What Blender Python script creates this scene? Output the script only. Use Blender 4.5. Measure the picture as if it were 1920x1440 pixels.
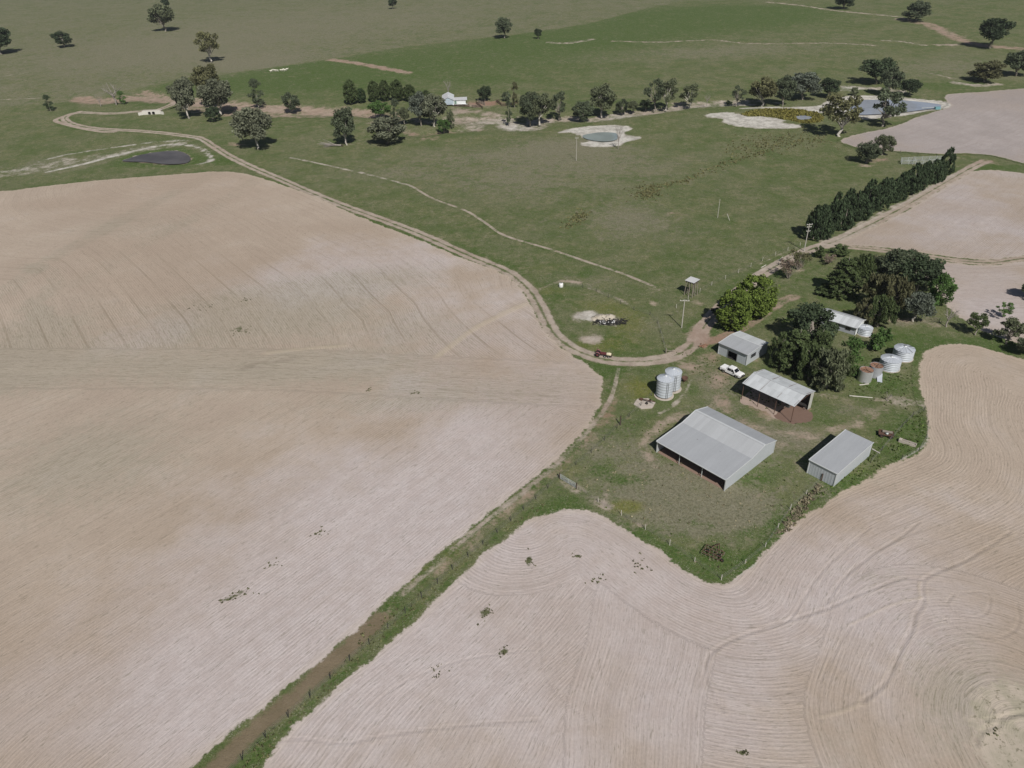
import bpy, math, random
import numpy as np
from mathutils import Vector, Matrix, noise as mnoise
random.seed(7); RNG = np.random.default_rng(7)
for o in list(bpy.data.objects): bpy.data.objects.remove(o)
SC = bpy.context.scene; COL = SC.collection
R = math.radians

# ------------------------------------------------------------------ camera, sky, sun, exposure
CAM_H, PITCH, ROLL, FPX = 88.0, R(33.0), R(-2.0), 1356.0     # drone height (m), tilt, roll, focal length (px of a 1920 px frame)
FW = np.array([0, math.cos(PITCH), -math.sin(PITCH)])
R0 = np.array([1.0, 0, 0]); U0 = np.cross(R0, FW)
RT = math.cos(ROLL)*R0 + math.sin(ROLL)*U0; UP = -math.sin(ROLL)*R0 + math.cos(ROLL)*U0
cd = bpy.data.cameras.new('camera'); cam = bpy.data.objects.new('camera', cd); COL.objects.link(cam)
cd.sensor_width = 36.0; cd.lens = 36.0*FPX/1920.0; cd.clip_start = 0.5; cd.clip_end = 20000
cam.matrix_world = Matrix(((RT[0], UP[0], -FW[0], 0), (RT[1], UP[1], -FW[1], 0), (RT[2], UP[2], -FW[2], CAM_H), (0, 0, 0, 1)))
SC.camera = cam
SUN_EL, SUN_AZ = R(46.0), R(14.3)      # shadows fall 14 degrees left of straight ahead
w = bpy.data.worlds.new('World'); SC.world = w; w.use_nodes = True
nt = w.node_tree; bg = nt.nodes['Background']; sky = nt.nodes.new('ShaderNodeTexSky')
sky.sky_type = 'NISHITA'; sky.sun_disc = False; sky.sun_elevation = SUN_EL; sky.sun_rotation = math.pi - SUN_AZ
sky.air_density = 1.0; sky.dust_density = 1.0; sky.ozone_density = 1.0
nt.links.new(sky.outputs[0], bg.inputs[0]); bg.inputs[1].default_value = 0.05
sd = bpy.data.lights.new('sun', 'SUN'); sun = bpy.data.objects.new('sun', sd); COL.objects.link(sun)
sd.energy = 5.0; sd.angle = R(0.53); sd.color = (1.0, 0.955, 0.89)
sun.rotation_euler = Vector((-math.sin(SUN_AZ)*math.cos(SUN_EL), math.cos(SUN_AZ)*math.cos(SUN_EL), -math.sin(SUN_EL))).to_track_quat('-Z', 'Y').to_euler()
vs = SC.view_settings; vs.view_transform = 'Standard'; vs.look = 'None'; vs.gamma = 1.0; vs.exposure = -0.26; vs.use_curve_mapping = False
SC.cycles.max_bounces = 6; SC.cycles.transparent_max_bounces = 6

# ------------------------------------------------------------------ where things stand
def terr(x, y):                       # the far side of the creek rises gently
    s = 40*np.logaddexp(0, (np.asarray(y, float)-330)/40)
    return 26*(1-np.exp(-s/480))
def at(px, py):                       # photograph pixel -> point on the ground
    d = (px-960)/FPX*RT - (py-720)/FPX*UP + FW
    z = 0.0
    for _ in range(60):
        t = (z-CAM_H)/d[2]; p = d*t; z = float(terr(p[0], p[1]))
    return np.array([p[0], p[1], z])
def ats(L): return np.array([at(*q[:2])[:2] for q in L])
def pxm(p): return FPX/float((np.array(p)-np.array([0, 0, CAM_H]))@FW)      # pixels per metre there
def smooth_line(P, n=6, closed=False):
    P = np.asarray(P, float); out = []; N = len(P)
    for i in range(N if closed else N-1):
        g = (lambda k: P[k % N]) if closed else (lambda k: P[min(max(k, 0), N-1)])
        a, b, c, d = g(i-1), g(i), g(i+1), g(i+2)
        for t in np.linspace(0, 1, n, endpoint=False):
            out.append(.5*((2*b)+(c-a)*t+(2*a-5*b+4*c-d)*t*t+(3*b-a-3*c+d)*t**3))
    if not closed: out.append(P[-1])
    return np.array(out)
def dist_line(X, P, closed=False, cull=None):      # distance of points X to the polyline P
    P = np.asarray(P); Q = np.vstack([P, P[:1]]) if closed else P
    D = np.full(len(X), 1e6)
    if cull is not None:
        m = ((X[:, 0] > P[:, 0].min()-cull) & (X[:, 0] < P[:, 0].max()+cull) & (X[:, 1] > P[:, 1].min()-cull) & (X[:, 1] < P[:, 1].max()+cull))
        if not m.any(): return D
        D[m] = dist_line(X[m], P, closed); return D
    for a, b in zip(Q[:-1], Q[1:]):
        v = b-a; L = v@v
        if L < 1e-9: continue
        t = np.clip(((X-a)@v)/L, 0, 1)
        e = X-a-t[:, None]*v
        D = np.minimum(D, e[:, 0]**2+e[:, 1]**2)
    return np.sqrt(D)
def inside(X, P):
    c = np.zeros(len(X), bool); j = len(P)-1
    for i in range(len(P)):
        xi, yi = P[i]; xj, yj = P[j]
        if yi != yj:
            c ^= ((yi > X[:, 1]) != (yj > X[:, 1])) & (X[:, 0] < (xj-xi)*(X[:, 1]-yi)/(yj-yi)+xi)
        j = i
    return c
def sdist(X, P, cull=None):
    d = dist_line(X, P, True, cull); return np.where(inside(X, P), d, -d)
def ss(a, b, x):
    t = np.clip((x-a)/(b-a), 0, 1); return t*t*(3-2*t)

# ------------------------------------------------------------------ names, things, meshes
def tag(o, label=None, cat=None, group=None, kind=None):
    if label: o['label'] = label
    if cat: o['category'] = cat
    if group: o['group'] = group
    if kind: o['kind'] = kind
    return o
def thing(name, label, cat, loc=(0, 0, 0), rz=0.0, group=None):
    o = bpy.data.objects.new(name, None); COL.objects.link(o); o.location = loc; o.rotation_euler = (0, 0, rz)
    o.empty_display_size = .3
    return tag(o, label, cat, group)
def link(name, me, parent=None, loc=(0, 0, 0), rz=0.0):
    o = bpy.data.objects.new(name, me); COL.objects.link(o)
    if parent: o.parent = parent
    o.location = loc; o.rotation_euler = (0, 0, rz)
    return o
def copy_tree(o, parent=None):
    c = o.copy(); COL.objects.link(c); c.parent = parent
    for ch in list(o.children): copy_tree(ch, c)
    return c
class MB:
    def __init__(s): s.v = []; s.f = []; s.sm = []
    def add(s, v, f, smooth=False):
        n = len(s.v); s.v += [tuple(p) for p in v]; s.f += [tuple(i+n for i in q) for q in f]; s.sm += [smooth]*len(f); return s
    def box(s, c, d, rz=0.0, ry=0.0, rx=0.0):
        m = Matrix.Translation(c) @ Matrix.Rotation(rz, 4, 'Z') @ Matrix.Rotation(ry, 4, 'Y') @ Matrix.Rotation(rx, 4, 'X')
        v = [m @ Vector((x*d[0]/2, y*d[1]/2, z*d[2]/2)) for z in (-1, 1) for y in (-1, 1) for x in (-1, 1)]
        return s.add(v, [(0, 2, 3, 1), (4, 5, 7, 6), (0, 1, 5, 4), (2, 6, 7, 3), (0, 4, 6, 2), (1, 3, 7, 5)])
    def tube(s, p, q, r0, r1=None, n=6, cap=True):
        r1 = r0 if r1 is None else r1; p = Vector(p); q = Vector(q); d = (q-p)
        if d.length < 1e-6: return s
        d.normalize(); a = d.orthogonal().normalized(); b = d.cross(a)
        v = []
        for c, r in ((p, r0), (q, r1)):
            v += [c+(a*math.cos(2*math.pi*k/n)+b*math.sin(2*math.pi*k/n))*r for k in range(n)]
        f = [(k, (k+1) % n, n+(k+1) % n, n+k) for k in range(n)]
        s.add(v, f, n > 5)
        if cap: s.add(v[:n], [tuple(range(n-1, -1, -1))]); s.add(v[n:], [tuple(range(n))])
        return s
    def lathe(s, prof, n=24, c=(0, 0, 0), smooth=True, axis='z', a0=0.0):
        v = []
        for r, z in prof:
            for k in range(n):
                a = a0+2*math.pi*k/n; x, y = r*math.cos(a), r*math.sin(a)
                p = (x, y, z) if axis == 'z' else ((x, z, y) if axis == 'y' else (z, x, y))
                v.append((c[0]+p[0], c[1]+p[1], c[2]+p[2]))
        f = [(i*n+k, i*n+(k+1) % n, (i+1)*n+(k+1) % n, (i+1)*n+k) for i in range(len(prof)-1) for k in range(n)]
        return s.add(v, f, smooth)
    def prism(s, poly, z0, z1):
        n = len(poly); v = [(x, y, z0) for x, y in poly]+[(x, y, z1) for x, y in poly]
        return s.add(v, [tuple(range(n-1, -1, -1)), tuple(range(n, 2*n))]+[(k, (k+1) % n, n+(k+1) % n, n+k) for k in range(n)])
    def mesh(s, name, mat):
        me = bpy.data.meshes.new(name); me.from_pydata([tuple(map(float, p)) for p in s.v], [], s.f)
        me.polygons.foreach_set('use_smooth', s.sm)
        if mat: me.materials.append(mat)
        me.update(); return me
    def build(s, name, mat, parent=None, loc=(0, 0, 0), rz=0.0):
        return link(name, s.mesh(name, mat), parent, loc, rz)

# ------------------------------------------------------------------ materials
class NG:                              # tiny helper to write node trees
    def __init__(s, name, rough=.9, spec=.2):
        s.m = bpy.data.materials.new(name); s.m.use_nodes = True; s.t = s.m.node_tree; s.n = s.t.nodes
        s.b = s.n['Principled BSDF']; s.b.inputs['Roughness'].default_value = rough; s.b.inputs['Specular IOR Level'].default_value = spec
    def put(s, sock, v):
        if v is None: return
        if hasattr(v, 'is_output') or isinstance(v, bpy.types.NodeSocket): s.t.links.new(v, sock)
        elif isinstance(v, (tuple, list)) and len(v) == 3 and sock.type == 'RGBA': sock.default_value = (*v, 1)
        else: sock.default_value = v
    def math(s, op, a, b=0.0, c=None, clamp=False):
        n = s.n.new('ShaderNodeMath'); n.operation = op; n.use_clamp = clamp
        s.put(n.inputs[0], a); s.put(n.inputs[1], b)
        if c is not None: s.put(n.inputs[2], c)
        return n.outputs[0]
    def vmath(s, op, a, b=None, scale=None):
        n = s.n.new('ShaderNodeVectorMath'); n.operation = op; s.put(n.inputs[0], a)
        if b is not None: s.put(n.inputs[1], b)
        if scale is not None: s.put(n.inputs['Scale'], scale)
        return n.outputs[0]
    def attr(s, name, which='Fac'):
        n = s.n.new('ShaderNodeAttribute'); n.attribute_name = name; return n.outputs[which]
    def pos(s): return s.n.new('ShaderNodeNewGeometry').outputs['Position']
    def obj(s): return s.n.new('ShaderNodeTexCoord').outputs['Object']
    def info(s, k): return s.n.new('ShaderNodeObjectInfo').outputs[k]
    def noise(s, v, scale=1.0, detail=3.0, rough=.55, dist=0.0, col=False):
        n = s.n.new('ShaderNodeTexNoise'); s.put(n.inputs['Vector'], v); n.inputs['Scale'].default_value = scale
        n.inputs['Detail'].default_value = detail; n.inputs['Roughness'].default_value = rough; n.inputs['Distortion'].default_value = dist
        return n.outputs['Color' if col else 'Fac']
    def ramp(s, f, lo, hi, a=0.0, b=1.0):          # smooth map
        n = s.n.new('ShaderNodeMapRange'); n.interpolation_type = 'SMOOTHSTEP'
        s.put(n.inputs[0], f); s.put(n.inputs[1], lo); s.put(n.inputs[2], hi); s.put(n.inputs[3], a); s.put(n.inputs[4], b); return n.outputs[0]
    def mix(s, f, a, b, mode='MIX'):
        n = s.n.new('ShaderNodeMix'); n.data_type = 'RGBA'; n.blend_type = mode
        s.put(n.inputs[0], f); s.put(n.inputs[6], a); s.put(n.inputs[7], b); return n.outputs[2]
    def comb(s, x, y, z):
        n = s.n.new('ShaderNodeCombineXYZ'); s.put(n.inputs[0], x); s.put(n.inputs[1], y); s.put(n.inputs[2], z); return n.outputs[0]
    def sep(s, v):
        n = s.n.new('ShaderNodeSeparateXYZ'); s.put(n.inputs[0], v); return n.outputs
    def bump(s, h, strength=.4, dist=.05):
        n = s.n.new('ShaderNodeBump'); n.inputs['Strength'].default_value = strength; n.inputs['Distance'].default_value = dist
        s.put(n.inputs['Height'], h); s.t.links.new(n.outputs[0], s.b.inputs['Normal'])
    def col(s, c): s.put(s.b.inputs['Base Color'], c); return s
def plain(name, c, rough=.7, spec=.3, metal=0.0, var=.25, scale=1.5, dirt=None, dirt_amt=.3, use_obj=True):
    g = NG(name, rough, spec); p = g.obj() if use_obj else g.pos()
    f = g.noise(p, scale, 4, .6); f2 = g.noise(p, scale*9, 2, .6)
    v = g.math('MULTIPLY_ADD', g.math('ADD', f, g.math('MULTIPLY', f2, .5)), var*1.3, 1-var)
    cc = g.mix(1.0, c, g.comb(v, v, v), 'MULTIPLY')
    if dirt: cc = g.mix(g.ramp(g.noise(p, scale*.7, 5, .65), .5, .75, 0, dirt_amt), cc, dirt)
    g.col(cc); g.b.inputs['Metallic'].default_value = metal; return g.m
def metal_sheet(name, c, rough=.45, metal=.35, rust=0.0, streak=.12):
    g = NG(name, rough, .4); p = g.obj()
    rnd = g.info('Random')
    v = g.math('MULTIPLY_ADD', rnd, streak, 1-streak/2)
    f = g.noise(g.pos(), .35, 4, .6); f2 = g.noise(g.vmath('MULTIPLY', p, (2.5, .5, .5)), 1.0, 2, .6)
    v = g.math('MULTIPLY', v, g.math('MULTIPLY_ADD', g.math('ADD', f, f2), .14, .86))
    cc = g.mix(1.0, c, g.comb(v, v, g.math('MULTIPLY', v, 1.01)), 'MULTIPLY')
    if rust: cc = g.mix(g.ramp(g.noise(p, .6, 6, .7), .62-.25*rust, .8-.2*rust, 0, .75), cc, (.16, .075, .045))
    g.col(cc); g.b.inputs['Metallic'].default_value = metal; return g.m
# ------------------------------------------------------------------ the land: outlines traced on the ground
F_LEFT = [(-260, 372), (0, 359), (60, 352), (150, 342), (250, 333), (333, 327), (400, 322), (440, 323), (480, 331), (547, 353), (590, 369), (647, 394), (713, 423), (763, 441), (813, 461),
          (863, 483), (923, 504), (966, 528), (982, 548), (996, 572), (1020, 617), (1042, 641), (1062, 658), (1100, 684), (1126, 706), (1130, 723), (1126, 757), (1108, 792), (1080, 827),
          (1037, 868), (991, 905), (897, 978), (785, 1074), (711, 1141), (620, 1220), (520, 1306), (440, 1372), (380, 1421), (300, 1490), (180, 1590), (-260, 1700)]
F_RIGHT = [(470, 1462), (490, 1437), (540, 1375), (597, 1322), (675, 1252), (780, 1162), (871, 1073), (935, 1017), (972, 988), (1002, 972), (1035, 960), (1073, 957), (1107, 961), (1137, 971), (1165, 987),
           (1198, 1008), (1231, 1029), (1263, 1053), (1300, 1079), (1328, 1091), (1352, 1096), (1376, 1090), (1397, 1075), (1426, 1042), (1452, 1016), (1500, 973), (1550, 940), (1600, 912), (1650, 884),
           (1698, 860), (1727, 845), (1738, 824), (1740, 800), (1737, 768), (1728, 748), (1724, 726), (1722, 697), (1726, 673), (1742, 656), (1764, 648), (1800, 645), (1847, 653), (1920, 676), (2060, 725),
           (2300, 830), (2500, 1000), (2400, 1500), (1900, 1640), (1200, 1600), (420, 1530)]
F_R1 = [(1574, 458), (1608, 440), (1650, 419), (1709, 390), (1770, 352), (1819, 324), (1850, 319), (1885, 321), (1920, 326), (2060, 352), (2120, 420), (2060, 468), (1920, 480), (1870, 486), (1824, 487), (1755, 478), (1700, 470), (1640, 463)]
F_R2 = [(1690, 479), (1755, 489), (1824, 497), (1870, 497), (1920, 490), (2060, 478), (2200, 560), (2160, 700), (1990, 668), (1920, 648), (1867, 631), (1838, 619), (1814, 606), (1790, 587), (1771, 566), (1752, 535), (1720, 510), (1690, 492)]
F_R3 = [(1577, 263), (1609, 252), (1675, 238), (1712, 223), (1752, 210), (1782, 199), (1772, 187), (1780, 177), (1850, 172), (1920, 166), (2080, 152), (2300, 180), (2200, 330), (2060, 332), (1960, 316), (1920, 307), (1861, 292), (1806, 288), (1762, 289), (1686, 284), (1620, 279), (1584, 270)]
FIELDS = {k: smooth_line(ats(v), 4, True) for k, v in dict(left=F_LEFT, right=F_RIGHT, r1=F_R1, r2=F_R2, r3=F_R3).items()}

# dirt tracks: pixels, half width (m), strength, twin wheel marks, pale, red
TRACKS = [
 ('farm_track', [(340, 186), (318, 198), (285, 209), (262, 209), (212, 213), (175, 212), (150, 211), (128, 216), (122, 224), (140, 234), (180, 241), (250, 245), (300, 249), (357, 256), (377, 260), (400, 274), (425, 290), (452, 304), (480, 317), (530, 338), (580, 360), (647, 387), (733, 418), (797, 443), (880, 480), (947, 508), (973, 526), (997, 550), (1017, 585), (1036, 622), (1062, 646), (1090, 661), (1120, 671), (1153, 677), (1203, 678), (1250, 672), (1285, 657), (1303, 640), (1314, 622)], 2.0, .80, True, .25, .15),
 ('foot_track', [(545, 295), (613, 310), (680, 324), (713, 333), (755, 344)], .75, .40, False, .55, 0),
 ('side_track', [(150, 209), (117, 219), (104, 226), (118, 232), (150, 240), (190, 247), (215, 247)], 1.3, .85, False, .2, .2),
 ('foot_track', [(755, 344), (773, 350), (813, 373), (873, 395), (913, 420), (947, 442), (1030, 467), (1113, 495), (1162, 511), (1192, 523), (1228, 538)], .62, .58, False, .3, .1),
 ('tree_row_lane', [(1313, 622), (1332, 598), (1375, 556), (1430, 514), (1470, 491), (1520, 468), (1565, 453), (1610, 432), (1660, 407), (1709, 380), (1760, 350), (1819, 316), (1846, 303)], 2.0, .95, True, .25, .15),
 ('orchard_lane', [(1330, 640), (1358, 632), (1387, 618), (1430, 590), (1462, 568), (1490, 556)], 1.7, .58, False, .1, .55),
 ('garden_track', [(1545, 462), (1590, 463), (1640, 468), (1700, 475), (1755, 484), (1824, 492), (1870, 492), (1920, 485), (2060, 472)], 1.7, .85, True, .1, 0),
 ('laneway_track', [(1160, 690), (1148, 740), (1125, 778), (1095, 815), (1050, 864), (1000, 907), (900, 985), (830, 1048), (755, 1114)], .5, .52, False, .35, 0),
]
LINES = [   # bare lines without an object of their own: pixels, half width, strength, pale, red
 ([(150, 184), (200, 188), (262, 182), (335, 186), (420, 196), (500, 200), (560, 204), (620, 206), (700, 208)], 9, .66, .0, .45),
 ([(270, 172), (330, 188), (380, 205), (440, 212), (520, 212), (600, 212), (660, 207), (740, 214)], 8.0, .56, .05, .45),
 ([(690, 212), (740, 222), (770, 250), (830, 246), (880, 242)], 3.5, .5, .1, .5),
 ([(840, 224), (900, 224), (945, 228), (965, 238), (1000, 236)], 8, .6, .35, .2),
 ([(1000, 226), (1060, 222), (1110, 222), (1160, 215), (1210, 209), (1270, 200), (1330, 194), (1400, 192)], 6, .6, .25, .35),
 ([(1260, 194), (1330, 190), (1400, 188), (1460, 193)], 3.0, .5, .1, .5),
 ([(1440, 4), (1500, 10), (1560, 19), (1640, 27), (1690, 32)], 3.0, .68, .3, .3),
 ([(1690, 36), (1740, 46), (1775, 62), (1800, 74), (1835, 84), (1920, 92)], 7, .62, .1, .7),
 ([(1150, 77), (1230, 79), (1300, 76), (1340, 75), (1390, 81), (1440, 82), (1500, 81), (1560, 81), (1640, 85)], 2.4, .6, .3, .4),
 ([(1655, 76), (1690, 78), (1735, 85)], 2.4, .6, .4, .2),
 ([(1030, 80), (1065, 81), (1110, 74)], 4, .55, .4, .3), ([(1760, 84), (1790, 84)], 5, .6, .3, .5),
 ([(530, 293), (613, 310), (713, 333), (775, 351)], .95, .5, .5, 0), ([(712, 1150), (860, 1036), (1000, 918), (1090, 832), (1150, 752)], 1.9, .40, .0, .25), ([(1000, 918), (1090, 832), (1140, 770)], 3.0, .36, 0, .4), ([(40, 325), (130, 304), (240, 284), (335, 270)], 7, .42, .6, 0), ([(0, 330), (60, 312), (120, 300)], 5, .42, .4, .1), ([(370, 185), (450, 196), (560, 208), (640, 204)], 9, .5, .1, .45),
 ([(700, 230), (760, 226), (860, 232), (900, 240)], 6, .45, .2, .4), ([(860, 205), (900, 210), (960, 222), (1010, 228)], 7, .45, .35, .25),
 ([(70, 304), (125, 290), (225, 275), (300, 265), (350, 263)], 1.6, .55, .9, 0), ([(0, 322), (38, 319)], 2.2, .6, .8, 0),
 ([(92, 322), (150, 309), (225, 290), (290, 275), (340, 271), (375, 278), (394, 292), (393, 302), (375, 307)], 1.6, .7, .9, 0),
 ([(230, 178), (300, 180), (345, 190)], 3, .6, .1, .5), ([(0, 144), (60, 135)], 1.2, .5, .4, 0),
 ([(1620, 432), (1640, 424), (1590, 440), (1545, 462)], 1.2, .5, .4, .2),
 ([(880, 240), (910, 228), (940, 224)], 4, .5, .5, .2), ([(0, 186), (70, 185)], 1.6, .45, .3, 0),
 ([(1790, 155), (1830, 160), (1870, 158)], 4, .6, .5, .3), ([(1748, 138), (1800, 150)], 2, .5, .4, .2), ([(1590, 164), (1640, 166), (1690, 172)], 5, .6, .4, .2),
 ([(1880, 620), (1826, 608)], 1.2, .3, 0, 0), ([(1060, 905), (1100, 930), (1140, 950)], 1.6, .5, .3, .2),
 ([(1690, 748), (1620, 748), (1540, 742), (1510, 738)], 1.3, .42, .2, .2), ([(1738, 760), (1720, 756), (1690, 752)], 2, .5, .4, 0),
 ([(1262, 758), (1285, 735), (1296, 712)], .5, .55, .5, 0), ([(1130, 520), (1240, 545)], .8, .3, .2, 0),
 ([(1310, 672), (1345, 712), (1350, 748), (1318, 772), (1270, 782), (1228, 808), (1208, 842), (1226, 872)], 1.8, .48, .1, .2), ([(1345, 725), (1372, 775), (1430, 806), (1500, 816), (1560, 812), (1630, 778), (1700, 752)], 1.9, .46, .1, .2), ([(1470, 815), (1500, 850), (1490, 890), (1450, 930)], 1.4, .3, .1, .1), ([(1285, 735), (1262, 762), (1236, 775)], .6, .5, .4, 0),
 ([(1105, 540), (1160, 560), (1175, 570)], 1.0, .45, .3, .2), ([(1380, 520), (1440, 488), (1500, 462)], .7, .4, .4, 0), ([(1510, 470), (1440, 500), (1320, 560)], .5, .3, .4, .2),
 ([(1110, 535), (1052, 527), (1010, 543)], 1.2, .5, .2, .3),
 ([(620, 112), (660, 117), (720, 128), (762, 136)], 4.6, .72, .0, .45),
 ([(1180, 1030), (1330, 1094)], .3, .4, .8, 0), ([(1378, 1090), (1440, 1040)], .35, .7, .9, 0), ([(1690, 862), (1738, 828), (1741, 770)], .35, .6, .9, 0),
 ([(1585, 395), (1640, 372), (1560, 420)], .1, 0, 0, 0), ([(1540, 452), (1600, 425), (1660, 395), (1720, 362), (1790, 325)], 1.0, .5, .5, .3),
]
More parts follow.
